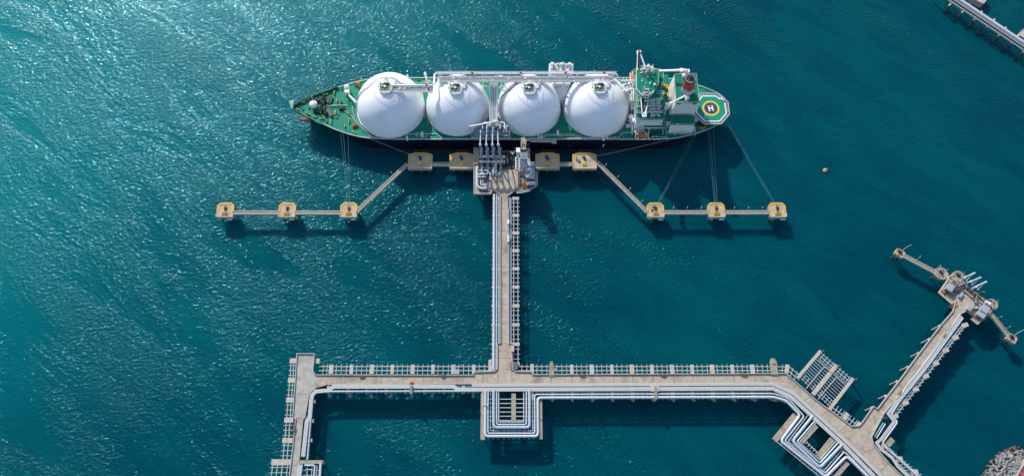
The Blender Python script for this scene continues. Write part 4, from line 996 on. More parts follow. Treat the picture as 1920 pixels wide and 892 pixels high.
for k, (x, y) in enumerate(((1761, -10), (1780.5, 8.5), (1804.5, 21.5), (1827.5, 35), (1851.5, 49.5), (1873, 65), (1897, 79), (1919, 96))):
    a, b = P(x+14, y-14, zb-.9), P(x-1, y+2, zb-.9); m = MB(); m.beam(a, b, 1.3, .9); m.build('cross_head', 'cap', pb)
    for q in (lerp(a, b, .9), lerp(a, b, .1)):
        m = MB(); m.cone((q.x, q.y, -8), (q.x, q.y, zb-1.8), .5, .5, 10); m.build('pile', 'pile', pb)
m = MB(); m.tube(PL(off(line, .4, -.2), zb+1.0), .95, 14)
A_, B_ = P(*ext0, zb+1.0), P(*ext1, zb+1.0)
for k in range(24):
    c = lerp(A_, B_, (k+.5)/24); d = (B_-A_).normalized()*.12; m.tube([c-d, c+d], 1.0, 14)
tag(m.build('pipeline', 'pipe'), 'thick shiny white pipe along the pipe bridge in the upper right corner', 'pipe')
def caisson(px, z, lab, th):
    m = MB(); m.prism(PL(px, z), -3, z); m.ribbon(PL(px, z), .35, z, z+.25, closed=True)
    return tag(m.build('caisson', 'cap'), lab, 'caisson')
caisson([(1820, -6), (1834, -14), (1854, -6), (1844.5, 7.3), (1838, 5)], 5, 'pale concrete caisson cut by the top edge near the pipe bridge', 5)
caisson([(1911, 66), (1913, 60), (1919, 55), (1940, 55), (1940, 72), (1924, 74)], 5, 'rounded pale concrete caisson at the right edge beside the pipe bridge', 5)

by = thing('mooring_buoy', 'small round buoy floating alone right of the catwalks', 'buoy', P(1546.5, 320, 0))
m = MB(); m.cone((0, 0, -.6), (0, 0, .9), 1.35, 1.35, 18); m.ball((0, 0, .9), 1.35, 1.35, .35, 18, 4, half=True); m.build('float', mat('ochre_buoy', (.62, .42, .17), .6), by, local=True)
m = MB(); m.cone((0, 0, 1.0), (0, 0, 1.5), .62, .5, 14); m.build('cap', 'rust', by, local=True)
m = MB(); m.tube([(.45, .35, 1.2), (.8, .65, 2.2), (1.1, .6, 2.3)], .14, 8); m.build('lifting_ring', 'pipe', by, local=True)

# breakwater
bw = [(1826, 905), (1838, 893), (1846, 884), (1853, 872), (1866, 853), (1880, 842), (1893, 837.5), (1909, 836.5), (1921, 842), (1960, 850), (1960, 905)]
m = MB(); core = PL([(1850, 910), (1862, 880), (1872, 861), (1886, 848), (1908, 843), (1970, 856), (1970, 910)], 0)
m.prism(core, -4, 1.2); structure(m.build('breakwater_mound', 'rock_brown'))
rocks = []
for k in range(7):
    bm = bmesh.new(); bmesh.ops.create_icosphere(bm, subdivisions=2, radius=1)
    r2 = random.Random(k)
    planes = [(Vector((r2.uniform(-1, 1), r2.uniform(-1, 1), r2.uniform(-1, 1))).normalized(), r2.uniform(.55, .8)) for _ in range(9)]
    for v in bm.verts:
        for n, d in planes:
            e = v.co.dot(n)-d
            if e > 0: v.co -= n*e
        v.co *= r2.uniform(.95, 1.05)
    for kind in ('rock', 'rock_brown'):
        me = bpy.data.meshes.new('rock'); bm.to_mesh(me); me.materials.append(M[kind]); rocks.append((kind, me))
    bm.free()
def inside(x, y, poly):
    c = False; j = len(poly)-1
    for i in range(len(poly)):
        (xi, yi), (xj, yj) = poly[i], poly[j]
        if (yi > y) != (yj > y) and x < (xj-xi)*(y-yi)/(yj-yi)+xi: c = not c
        j = i
    return c
def edge_dist(x, y, poly):
    best = 1e9
    for i in range(len(poly)-1):
        a, b = Vector(poly[i]), Vector(poly[i+1]); p = Vector((x, y)); t = max(0, min(1, (p-a).dot(b-a)/(b-a).length_squared)); best = min(best, (p-(a+(b-a)*t)).length)
    return best
shore = bw[:10]
wall_px = [(1900, 905), (1910, 884), (1921, 866), (1945, 840)]
n = 0; tries = 0; placed = []
while n < 280 and tries < 20000:
    tries += 1
    x, y = rng.uniform(1834, 1928), rng.uniform(834, 900)
    if not inside(x, y, bw): continue
    if (x-1904)*(865-895) - (y-895)*(1921-1904) < 0 and False: continue
    if x > 1904+(895-y)*.62 - 1: continue
    if any((x-a)**2+(y-b)**2 < 2.4 for a, b in placed): continue
    placed.append((x, y)); e = edge_dist(x, y, shore); z = min(5.2, .2+e*.16)
    kind = 'rock_brown' if e < 5+rng.uniform(-2, 3) else 'rock'
    me = rng.choice([q for kk, q in rocks if kk == kind])
    o = bpy.data.objects.new('rock', me); COL.objects.link(o)
    p = P(x, y, z); o.location = p; s = rng.uniform(.62, 1.15)
    o.scale = (s*rng.uniform(.9, 1.7), s*rng.uniform(.6, 1), s*rng.uniform(.6, .95)); o.rotation_euler = (rng.uniform(-.5, .5), rng.uniform(-.5, .5), R(30)+rng.uniform(-1.2, 1.2))
    if kind == 'rock': tag(o, 'pale grey rock on the upper slope of the breakwater at lower right', 'rock', 'grey breakwater rocks')
    else: tag(o, 'brown wet rock at the water edge of the breakwater at lower right', 'rock', 'brown breakwater rocks')
    n += 1
m = MB(); m.ribbon(PL(wall_px, 6), .9, -1, 6.3); tag(m.build('sea_wall', 'cap'), 'pale concrete wall along the top of the breakwater', 'wall')
m = MB(); m.prism(PL([(1902, 906), (1912, 885), (1923, 867), (1950, 838), (1990, 850), (1990, 906)], 5.6), -1, 5.6); structure(m.build('pavement', 'red_paving'))
m = MB(); m.ribbon(PL([(1911, 884), (1922, 890), (1940, 897)], 5.6), .35, 5.6, 5.75); structure(m.build('pavement_kerb', 'cap'))
# ------------------------------------------------------------------ the gas carrier
DZ = 14.5                                  # main deck level above the water
HB = 24.0                                  # half beam
YC = P(960, 262.3, DZ).y + HB              # centre line
XB, XS = P(549.5, 203, DZ).x, P(1363, 215, DZ).x
ship = thing('gas_carrier', 'long green decked gas carrier with four white spherical tanks moored at the berth', 'ship', ((XB+XS)/2, YC, 0))
SHX = (XB+XS)/2
def sx(px, z=DZ, v=0.0):
    """world x of a photo column for something at height z, v metres to port of the centre line"""
    py = 204 - (z-DZ)*1.46 - v*2.42
    return P(px, py, z).x
def pv(px, py, z): q = P(px, py, z); return q.x, q.y-YC
# deck outline (starboard half, from photo columns)
half = []
for px, py in ((550.5, 206.5), (560, 213), (575, 221.5), (590, 228), (606, 233.7), (627, 243.4), (653, 252.3), (674, 257.6), (695, 260.3), (740, 262.2), (860, 262.4), (1000, 262.5), (1150, 262.6), (1235, 262.6), (1268, 260.2), (1302, 252.6), (1327, 244.0), (1345, 235.5), (1358, 227.5), (1363, 220)):
    q = P(px, py, DZ); half.append((q.x, min(HB, max(.4, YC-q.y))))
LEN = half[-1][0]-half[0][0]
def ring(z):
    """hull section outline at height z: flared bow, cut-up stern"""
    k = max(0, min(1, (DZ-z)/DZ)); out = []
    for x, h in half:
        t = (x-half[0][0])/LEN
        bowf = max(0, 1-t/.16); sternf = max(0, (t-.86)/.14)
        hh = h*(1 - .55*k*bowf**.8*min(1, t*40+.25)*1.0 - .30*k*sternf)
        xx = x + k*(8.0*bowf**1.5 - 14*sternf**1.3)
        out.append((xx, max(.25, hh)))
    return out
m = MB(); zs = [-4, 0, .5, 4, 8, 11.5, DZ]; rings = []
for z in zs:
    r = ring(z); rings.append([(x, YC-h, z) for x, h in r] + [(x, YC+h, z) for x, h in r[::-1]])
n = len(rings[0]); vs_ = [p for r in rings for p in r]
for i in range(len(rings)-1):
    fs = [[i*n+k, i*n+(k+1) % n, (i+1)*n+(k+1) % n, (i+1)*n+k] for k in range(n)]
    base_i = len(m.v)
    m.add([Vector(p) for p in rings[i]] + [Vector(p) for p in rings[i+1]], [[k, (k+1) % n, (k+1) % n+n, k+n] for k in range(n)], 1 if zs[i+1] <= .5 else 0, True)
hull = m.build('hull', ['hull', 'antifoul'], ship)
for p in hull.data.polygons: p.use_smooth = True
m = MB(); q = P(572, 226.5, 0); m.ball((q.x+1.5, YC, -.55), 6.4, 2.0, 1.25, 20, 10); m.build('bulbous_bow', 'antifoul', hull)
# white draught marks on the side
m = MB(); c = P(1131, 274.5, 6); m.box((c.x, YC-HB-.06, 4.6), (.9, .12, 3.0)); m.box((c.x+.5, YC-HB-.05, 7.8), (1.6, .1, .4)); m.build('side_mark', 'white', hull)
m = MB()
for px in (1066, 1070, 1074, 785, 788, 791, 862, 866, 870, 1168, 1173, 1178):
    m.box((sx(px, 6, -HB), YC-HB-.06, 6.2), (.8, .12, .25))
m.build('side_marking', mat('grey_marking', (.2, .22, .25), .6), hull)
pts = [(x, YC-h) for x, h in half] + [(x, YC+h) for x, h in half[::-1]]
m = MB(); m.prism(pts, DZ-.15, DZ+.02); m.build('main_deck', 'deck', ship)
# bulwark round the bow, fish-plate and rail along the sides
m = MB(); port = [(x, YC+h-.2) for x, h in half[:6]]; star = [(x, YC-h+.2) for x, h in half[:5]]
m.ribbon(port[::-1] + star[:4], .3, DZ, DZ+2.0); m.build('bulwark', 'deck_dark', ship)
m = MB(); m.prism([(XB-2.6, YC+4.5), (XB-.6, YC-1.0), (XB+.2, YC-1.2), (XB+.4, YC+2.5), (XB+1.2, YC+5.5)], DZ+.4, DZ+2.1); m.build('bow_platform', mat('pale_teal_paint', (.16, .36, .33), .6), ship)
for s in (-1, 1):
    m = MB(); line = [(x, YC+s*(h-.25)) for x, h in half[(5 if s > 0 else 4):]]
    m.ribbon(line, .4, DZ+.02, DZ+.42); m.build('sheer_strake', 'grating', ship)
    m = MB()
    for a, b in zip(line, line[1:]):
        A, B = Vector((*a, DZ+1.2)), Vector((*b, DZ+1.2)); m.beam(A, B, .13, .13); m.beam(A-Vector((0, 0, .5)), B-Vector((0, 0, .5)), .1, .1)
        for k in range(max(1, int((B-A).length//2.5))):
            q = lerp(A, B, k/max(1, int((B-A).length//2.5))); m.beam(q, q-Vector((0, 0, 1.2)), .1, .1)
    m.build('handrail', 'grating', ship)

# --- spherical tank covers
ZE = 17.0
tanks = []
for k, (cx, rpx) in enumerate(((732.5, 64), (858.5, 60), (991.8, 60), (1118.5, 62.5))):
    X0 = sx(cx, ZE); Rr = rpx*(CAM_H-ZE)/.8905/FPX*1.0
    Rr = min(Rr, 22.6)
    m = MB(); nu, nv = 72, 22
    prof = [(1.0, DZ), (1.0, ZE)] + [(math.cos(math.pi/2*j/nv), ZE+Rr*math.sin(math.pi/2*j/nv)) for j in range(1, nv)] 
    vv = []; ff = []
    for rr, z in prof:
        for q in range(nu): a = 2*math.pi*q/nu; vv.append((X0+Rr*rr*math.cos(a), YC+Rr*rr*math.sin(a), z))
    for j in range(len(prof)-1):
        for q in range(nu): ff.append([j*nu+q, j*nu+(q+1) % nu, (j+1)*nu+(q+1) % nu, (j+1)*nu+q])
    vv.append((X0, YC, ZE+Rr)); ff += [[(len(prof)-1)*nu+q, (len(prof)-1)*nu+(q+1) % nu, len(vv)-1] for q in range(nu)]
    m.add(vv, ff, 0, True)
    tk = m.build('tank_cover', 'tank', ship); tanks.append((X0, Rr, tk)); ZT = ZE+Rr
    # apex house, platform, ring walk and mast
    m = MB(); m.cone((X0, YC, ZT-1.0), (X0, YC, ZT+1.0), 4.6, 4.4, 28); m.build('apex_dome', 'grating', tk)
    m = MB(); m.box((X0-.4, YC+.6, ZT+1.0), (6.2, 4.9, .35)); m.box((X0-1.6, YC+1.2, ZT+1.35), (2.2, 1.4, .5)); m.build('apex_platform', 'deck_dark', tk)
    m = MB()
    m.cone((X0-.4, YC+.5, ZT+1.35), (X0-.4, YC+.5, ZT+2.3), .85, .85, 14); m.cone((X0-2.2, YC+.9, ZT+1.35), (X0-2.2, YC+.9, ZT+2.1), .6, .6, 12); m.build('hatch', 'cream', tk)
    m = MB()
    for px_, py_ in ((-3.7, -2.1), (2.9, -2.1), (2.9, 3.3), (-3.7, 3.3)): m.beam((X0+px_, YC+py_, ZT+1.3), (X0+px_, YC+py_, ZT+2.5), .12, .12)
    for a, b in (((-3.7, -2.1), (2.9, -2.1)), ((2.9, -2.1), (2.9, 3.3)), ((2.9, 3.3), (-3.7, 3.3)), ((-3.7, 3.3), (-3.7, -2.1))):
        m.beam((X0+a[0], YC+a[1], ZT+2.5), (X0+b[0], YC+b[1], ZT+2.5), .15, .15)
    for a in range(24):
        a0, a1 = 2*math.pi*a/24, 2*math.pi*(a+1)/24; r2 = 8.2; zr = ZE+math.sqrt(Rr*Rr-r2*r2)+1.0
        m.beam((X0+r2*math.cos(a0), YC+r2*math.sin(a0), zr), (X0+r2*math.cos(a1), YC+r2*math.sin(a1), zr), .13, .13)
        m.beam((X0+r2*math.cos(a0), YC+r2*math.sin(a0), zr), (X0+r2*math.cos(a0), YC+r2*math.sin(a0), zr-1.0), .1, .1)
    m.build('ring_rail', 'grating', tk)
    m = MB(); m.box((X0+.2, YC+4.2, ZT+.6), (2.9, 2.6, 2.0)); m.build('stair_box', 'grating', tk); m = MB(); m.box((X0-4.6, YC+3.6, ZT-.6), (1.4, 4.4, .8)); m.box((X0+5.2, YC+2.6, ZT-.6), (1.8, 3.0, 1.0)); m.box((X0+6.2, YC+4.6, ZT-1.4), (1.0, 1.8, 1.8)); m.build('valve_box', 'grating', tk)
    m = MB(); m.cone((X0+.3, YC+5.8, ZT), (X0+.3, YC+5.8, ZT+6.5), .16, .10, 8); m.cone((X0-.2, YC-2.3, ZT+1), (X0-.2, YC-2.3, ZT+4.2), .12, .10, 8); m.build('vent_mast', 'black', tk)
    m = MB()
    for (dx, a0, a1) in ((-6.4, 1.2, 9.5), (6.4, 1.0, 9.5)):
        m.tube([(X0+dx*.55, YC+a0, ZT+.6), (X0+dx, YC+a1, ZE+math.sqrt(Rr*Rr-dx*dx-a1*a1)+.9)], .22, 8)
    m.build('dome_pipe', 'white', tk)
    m = MB()    # base flange and ladder on the lower starboard quarter
    for a in range(72):
        a0, a1 = 2*math.pi*a/72, 2*math.pi*(a+1)/72
        m.beam((X0+(Rr+.25)*math.cos(a0), YC+(Rr+.25)*math.sin(a0), DZ+1.0), (X0+(Rr+.25)*math.cos(a1), YC+(Rr+.25)*math.sin(a1), DZ+1.0), .4, .9)
    m.build('base_ring', 'tank', tk)
# stair runs over tank one and three
X0, Rr, tk = tanks[0]
m = MB()
def onsphere(X0, Rr, dx, dv, up): return Vector((X0+dx, YC+dv, ZE+math.sqrt(max(0, Rr*Rr-dx*dx-dv*dv))+up))
for chain in ([(-21.5, -1), (-18, 1.5), (-13, 3.0), (-9.5, 5.5), (-6, 9.2), (4, 9.2), (9, 5.2), (17, 4)],):
    pp = []
    for (a, b), (c, d) in zip(chain, chain[1:]):
        for k in range(4): pp.append(onsphere(X0, Rr, lerp(a, c, k/4), lerp(b, d, k/4), .9))
    pp.append(onsphere(X0, Rr, *chain[-1], .9))
    for a, b in zip(pp, pp[1:]): m.beam(a, b, .7, .25); m.beam(a+Vector((0, .5, .9)), b+Vector((0, .5, .9)), .12, .12)
m.build('stair', 'steel', tk)
X0, Rr, tk = tanks[2]; m = MB()
pp = [onsphere(X0, Rr, a, b, .8) for a, b in ((-21, 1), (-18, 1), (-14, 2), (-12, 3), (-9, 5.5), (-8.6, 9.0), (-8.6, 12), (-8.6, 15))]
for a, b in zip(pp, pp[1:]): m.beam(a, b, .5, .25)
m.build('stair', 'steel_dark', tk)
X0, Rr, tk = tanks[2]; m = MB()
pp = [Vector((X0+(Rr+.9)*math.cos(a), YC+(Rr+.9)*math.sin(a), z)) for a, z in ((R(238), DZ+7), (R(244), DZ+5), (R(252), DZ+2.6), (R(262), DZ+1))]
for a, b in zip(pp, pp[1:]): m.beam(a, b, .9, .3); m.beam(a+Vector((0, -.5, 1)), b+Vector((0, -.5, 1)), .12, .12)
m.build('stair', 'grating', tk)

# --- raised pipe passage along the port side
ZP = 37.0
def vy(py, z, px=960): return P(px, py, z).y
yA = vy(138.2, ZP+1.0); yB = vy(160.2, 40.2)
m = MB()
m.tube([(sx(722, 40.2), yB, 40.2), (sx(814, 40.2), yB, 40.2), (sx(814.5, ZP+1, 12), yA, ZP+1), (sx(1157, ZP+1, 14), yA, ZP+1), (sx(1159.5, ZP-2, 10), vy(151.8, ZP-2), ZP-2), (sx(1189, ZP-2, 10), vy(151.8, ZP-2), ZP-2)], .62, 12, fillet=2.0)
pass_pipe = m.build('passage_pipe', 'white', ship)
m = MB(); m.ribbon([(sx(722, 39.6), yB-2.6), (sx(812, 39.6), yB-2.6)], 3.8, 39.0, 39.2)
m.ribbon([(sx(820, ZP, 10), vy(150, ZP)), (sx(1150, ZP, 10), vy(150, ZP))], 3.4, ZP, ZP+.2)
m.ribbon([(sx(822, ZP, 12), vy(144.5, ZP)), (sx(1158, ZP, 12), vy(144.5, ZP))], 2.2, ZP-.4, ZP-.2)
m.build('passage_walkway', 'grating', ship)
m = MB()
for (x0, x1, y, z) in ((722, 812, yB-4.4, 40.2), (722, 812, yB-.9, 40.2), (820, 1150, vy(150, ZP)-1.7, ZP+1.2), (820, 1150, vy(150, ZP)+1.7, ZP+1.2), (818, 1157, yA+1.0, ZP+2.0)):
    a, b = Vector((sx(x0, z, 8), y, z)), Vector((sx(x1, z, 8), y, z)); m.beam(a, b, .13, .13); m.beam(a-Vector((0, 0, .5)), b-Vector((0, 0, .5)), .1, .1)
    nn = int((b-a).length//2.5)
    for k in range(nn+1): q = lerp(a, b, k/nn); m.beam(q, q-Vector((0, 0, 1.2)), .1, .1)
m.build('passage_rail', 'white', ship)
m = MB()
for (y, z, r) in ((vy(146.8, ZP), ZP+.5, .26), (vy(148.6, ZP), ZP+.55, .2), (vy(152, ZP), ZP+.6, .3), (vy(154.4, ZP-.2), ZP-.1, .22)):
    m.tube([(sx(824, z, 10), y, z), (sx(1150, z, 10), y, z)], r, 8)
m.tube([(sx(738, 40), yB-3.5, 39.5), (sx(812, 40), yB-3.5, 39.5)], .26, 8); m.tube([(sx(738, 40), yB-2.2, 39.5), (sx(812, 40), yB-2.2, 39.5)], .2, 8)
m.build('cargo_line', 'grating', ship)
m = MB()
for px in (799, 823, 905, 940, 1040, 1056, 1082, 1152):
    xx = sx(px, ZP, 12)
    for y in (yA, vy(150, ZP)): m.beam((xx, y, DZ), (xx, y, ZP), .5, .5)
    m.beam((xx, yA, ZP-.5), (xx, vy(152, ZP), ZP-.5), .5, .6)
    m.beam((xx, yA, DZ+3), (xx, vy(150, ZP), ZP-2), .3, .3)
for k in range(16):
    xx = sx(826+k*21.5, ZP, 12); m.beam((xx, yA+.8, ZP-.1), (xx, vy(156, ZP), ZP-.1), .28, .4)
m.build('passage_support', 'white', ship)
for px, py, z in ((885, 137.2, ZP+1.6), (976, 137.2, ZP+1.6), (1060, 137.2, ZP+1.6), (1132, 137.2, ZP+1.6), (800, 159.5, 41)):
    m = MB()
    c = P(px, py, z); m.box(c, (1.5, .9, .9)); m.cone(c+Vector((0, 0, .9)), c+Vector((0, 0, 1.5)), .35, .35, 8); m.box((c.x+.9, c.y-.4, c.z), (.5, .5, .5))
    m.build('fire_monitor', 'red', ship)
for k in range(70):
    px = rng.uniform(826, 1150)
    m = MB()
    z = ZP+.2; c = P(px, rng.uniform(142.5, 155.5), z); m.box((c.x, c.y, z-.4), (rng.uniform(.4, 2.4), rng.uniform(.3, .9), rng.uniform(.5, 1.2)))
    m.build('passage_fitting', 'grating', ship)
for k in range(20):
    m = MB()
    px = rng.uniform(740, 812); c = P(px, rng.uniform(161, 170), 39.2); m.box(c, (rng.uniform(.4, 1.6), rng.uniform(.3, .9), rng.uniform(.4, 1.0)))
    m.build('passage_fitting', 'grating', ship)

# --- crossover between tanks two and three, and starboard manifold
m = MB()
for px, r in ((918.8, .5), (923.2, .3), (926.6, .32), (931.8, .55), (929, .18), (921, .18)):
    z0, z1 = 33, 25.0
    a = P(px, 156, z0); b = P(px+.2, 227, z1); m.tube([a, b, Vector((b.x, b.y-2.5, z1-3))], r, 10, fillet=1)
m.build('crossover_pipe', 'white', ship)
m = MB(); a = P(925.2, 156, 32); b = P(925.4, 227, 24.2); m.beam(a, b, 4.4, .3)
for k in range(12):
    q = lerp(a, b, k/11); m.beam(q+Vector((-2.5, 0, .6)), q+Vector((2.5, 0, .6)), .22, .25)
for s in (-2.4, 2.4):
    m.beam(a+Vector((s, 0, 1.6)), b+Vector((s, 0, 1.6)), .13, .13)
m.build('crossover_walkway', 'grating', ship)
m = MB()
for k in range(4):
    q = lerp(a, b, (k+.4)/4)
    for s in (-2.0, 2.0): m.beam((q.x+s, q.y, q.z-.3), (q.x+s, q.y, DZ), .4, .4)
m.build('passage_support', 'white', ship)
for (px, s) in ((909, 1), (944, -1)):
    for py, z in ((158.5, 31.0),):
        m = MB(); c = P(px, py, z); m.tube([c+Vector((s*5.2, 2.0, 0)), c+Vector((-s*1.2, 2.0, 0)), c+Vector((-s*1.2, -1.6, 0)), c+Vector((s*2.4, -1.6, 0)), c+Vector((s*2.4, -3.4, -2))], .42, 10, fillet=.9); m.build('expansion_loop', 'white', ship)
    m = MB(); c = P(909.5 if s > 0 else 941.5, 233.5, 23.5)
    m.tube([c+Vector((s*4.6, 1.2, .4)), c+Vector((-s*1.6, 1.2, .4)), c+Vector((-s*1.6, -3.2, 0))], .42, 10, fillet=.9)
    m.tube([c+Vector((s*4.0, -.4, .4)), c+Vector((s*1.2, -.4, .4)), c+Vector((s*1.2, -3.2, 0))], .34, 10, fillet=.9); m.build('expansion_loop', 'white', ship)
mf = MB(); mf.prism(PL([(889, 243), (903, 236), (944, 236), (956, 246), (956, 255), (889, 255)], 19.2), 18.9, 19.2); manifold = mf.build('cargo_manifold', 'steel_blue', ship)
m = MB()
for px in (903.9, 915.2, 926.6, 935.2, 944.5, 949.5):
    a = P(px, 247, 20.0); b = P(px, 234, 20.6); m.tube([a, b], .42, 10); m.cone(a+Vector((0, .3, 0)), a+Vector((0, -.3, 0)), .8, .8, 12)
    c = lerp(a, b, .6); m.cone(c, c+Vector((0, 0, 1.6)), .3, .55, 10)
m.build('manifold_pipe', 'pipe', manifold)
for k in range(52):
    m = MB()
    c = P(rng.uniform(898, 953), rng.uniform(234, 249), 19.2); m.box(c, (rng.uniform(.3, 1.4), rng.uniform(.3, 1.2), rng.uniform(.4, 1.8)), mi=rng.choice((0, 0, 1)))
    m.build('valve', ['grating', 'steel_blue'], manifold)
m = MB(); 
for px, py, l in ((886.5, 249.5, 2.4), (890.5, 249.5, 3.2), (894.2, 249, 3.2), (956, 246.5, 2), (947, 241, 2)):
    c = P(px, py, DZ); m.box((c.x, c.y, DZ+.02), (.9, l, 1.4))
m.build('drip_locker', 'grating', ship)
m = MB(); a, b = P(884, 258.5, DZ+1.5), P(957, 258.5, DZ+1.5); m.beam(a, b, 1.4, .3); m.beam(P(884, 250, DZ+1.4), P(884, 258, DZ+1.4), .3, .3); m.beam(P(957, 241, DZ+1.4), P(957, 258, DZ+1.4), .5, .3); m.build('spill_tray', 'grating', ship)
# hose crane
hc = MB(); b0 = P(927, 229, 27.0); hc.cone((b0.x, b0.y, DZ), b0, .8, .6, 12); crane = hc.build('hose_crane', 'white', ship)
m = MB(); tip = P(880, 236.6, 30.5); m.beam(b0+Vector((2.5, .5, 1)), tip, .75, .8); m.build('boom', 'white', crane)
m = MB(); m.box((b0.x, b0.y, b0.z), (2.4, 2.0, 1.7)); m.box((b0.x-.6, b0.y-1.2, b0.z+.2), (.9, .7, .8), mi=1); m.build('crane_house', ['grating', 'lime'], crane)
m = MB(); m.beam(tip, tip-Vector((0, 0, 2.5)), .12, .12); m.box(tip-Vector((0, 0, 3.2)), (.5, .5, .7)); m.build('crane_hook', 'steel_dark', crane)

# --- cargo machinery and deck houses between tanks three and four
m = MB(); c = P(1051.5, 150, 26); xx = c.x
m.box((xx, YC+20.5, DZ), (16, 5.5, 18.5)); m.box((xx, YC+14.0, DZ), (12, 8, 15.0)); mh = m.build('machinery_house', 'white', ship)
for dx in (-5.6, 0.3, 5.6):
    m = MB(); m.cone((xx+dx, YC+21.3, 33), (xx+dx, YC+21.3, 35.6), 1.1, 1.0, 14); m.ball((xx+dx, YC+21.3, 35.6), 1.1, 1.1, .7, 14, 4, half=True); m.build('ventilator', 'white', mh)
for k in range(26):
    m = MB(); m.box((xx+rng.uniform(-7.4, 7.4), YC+rng.uniform(18.4, 22.8), 33), (rng.uniform(.5, 2), rng.uniform(.5, 1.6), rng.uniform(.4, 2.2)))
    m.build('roof_fitting', 'grating', mh)
m = MB()
for k in range(6): m.box((xx-6.5+k*2.6, YC+23.3, 20+3*(k % 2)), (1.0, .12, 1.0))
m.build('window', 'glass', mh)
m = MB(); m.ball((xx, YC+9.4, 21.5), 7.2, 6.0, 5.2, 22, 10, half=True); m.cone((xx, YC+9.4, DZ), (xx, YC+9.4, 21.5), 6.6, 6.8, 22); m.build('deck_tank', 'white', ship)
m = MB()
for dx in (-1.6, 1.4): m.tube([(xx+dx, YC+4.0, 24), (xx+dx, YC+1.0, 17), (xx+dx, YC+.6, DZ)], .3, 8)
m.build('deck_pipe', 'white', ship)

# --- deck lines and fittings
def dpipe(px, z=DZ+.7, r=.24, mt='grating', nm='deck_pipe'):
    m = MB(); m.tube(PL(px, z), r, 8, fillet=.8); return m.build(nm, mt, ship)
dpipe([(640, 203), (659, 217), (669, 231), (695, 255), (703, 259), (735, 259.3), (762, 252), (818.5, 250.8), (829, 259.8), (884, 260.2)], r=.28)
dpipe([(661, 200), (663, 215), (672, 229), (698, 252.5), (706, 256.8), (733, 256.8), (760, 249.5)], r=.16)
dpipe([(632, 197.5), (617, 198.5), (622, 197.5), (655, 197.5)], r=.2)
dpipe([(985, 260.2), (1011, 259), (1025, 252), (1077, 252), (1094, 258.2), (1160, 258.2), (1169, 248.4), (1190, 248.4)], r=.28)
dpipe([(1012, 260.5), (1028, 254.6), (1074, 254.6), (1090, 260)], r=.16)
dpipe([(1054, 259.5), (1125, 260)], r=.3)
dpipe([(796, 220), (796.5, 213), (792, 172)], r=.26)
dpipe([(792, 153.5), (812, 153.5)], r=.22); dpipe([(772, 156), (812, 156)], r=.2)
m = MB()    # diagonal gangway beams from the fore deck up to tank one
a = P(654, 178, DZ+3); b = P(668, 192, 26); m.beam(a, b, 1.3, .2)
for k in range(8): q = lerp(a, b, k/7); m.beam(q, Vector((q.x, q.y, DZ)), .25, .25)
a2 = P(668, 192, 26); b2_ = P(668, 224, 20); m.beam(a2, b2_, .9, .2); m.beam(a2+Vector((0, 0, 1.2)), b2_+Vector((0, 0, 1.2)), .12, .12)
m.build('stair_tower', 'steel', ship)
m = MB(); c = P(652, 169, DZ); m.box((c.x, c.y, DZ), (2.6, 2.6, 4.6)); m.box((c.x+.4, c.y-3.0, DZ), (3.0, 2.4, 4.0)); m.ball((c.x, c.y, DZ+4.6), 1.2, 1.2, .8, 12, 4, half=True); m.build('deck_locker', 'white', ship)
for (px, py, s) in ((797.5, 141.5, 1.0), (792, 253, 1.0), (1045.5, 250.5, 1.0), (764.5, 146, .8), (1010, 258, .7), (1015.5, 259, .7), (763.5, 260, .8), (1130.5, 257, 1.4), (1137, 257.5, .8)):
    c = P(px, py, DZ+.02); m = MB(); m.box(c, (1.6*s, 1.8*s, 1.6)); m.cone(c+Vector((0, .4, 1.6)), c+Vector((0, .4, 2.8)), .5*s, .65*s, 10); m.box((c.x+.3, c.y-1.4*s, c.z), (1.0*s, 1.2*s, .9)); m.build('deck_locker', 'white', ship)
for px, py in ((804.5, 231), (706.5, 251), (1086, 244.5), (1149.5, 252), (1050, 220), (1084, 250)):
    m = MB()
    c = P(px, py, DZ+1.5); m.box(c, (1.0, .7, .8)); m.cone(c-Vector((0, 0, 1.5)), c, .25, .25, 8)
    m.build('fire_monitor', 'red', ship)
for k in range(120):
    px = rng.uniform(672, 1190); v = rng.choice((rng.uniform(-22.6, -18.5), rng.uniform(20.5, 23.2)))
    x = sx(px, DZ, v)
    if any((x-t[0])**2+v*v < (t[1]+.6)**2 for t in tanks): continue
    if v > 0 and 1020 < px < 1085: continue
    m = MB()
    m.box((x, YC+v, DZ+.02), (rng.uniform(.4, 1.6), rng.uniform(.3, .9), rng.uniform(.3, 1.3)), mi=rng.choice((0, 0, 1, 2)))
    m.build('deck_valve', ['grating', 'deck_dark', 'lime'], ship)
m = MB(); a, b = P(994, 264.2, DZ-.4), P(1040, 264.2, DZ-.4); y = YC-HB-.9
m.beam((a.x, y, DZ+.3), (b.x, y, DZ-.2), 1.5, .5); m.beam((a.x, y-.7, DZ+1.3), (b.x, y-.7, DZ+.8), .12, .12); m.box((b.x-.4, y-.4, DZ-1), (3, 2.2, 1.5)); m.build('accommodation_ladder', 'cap', ship)

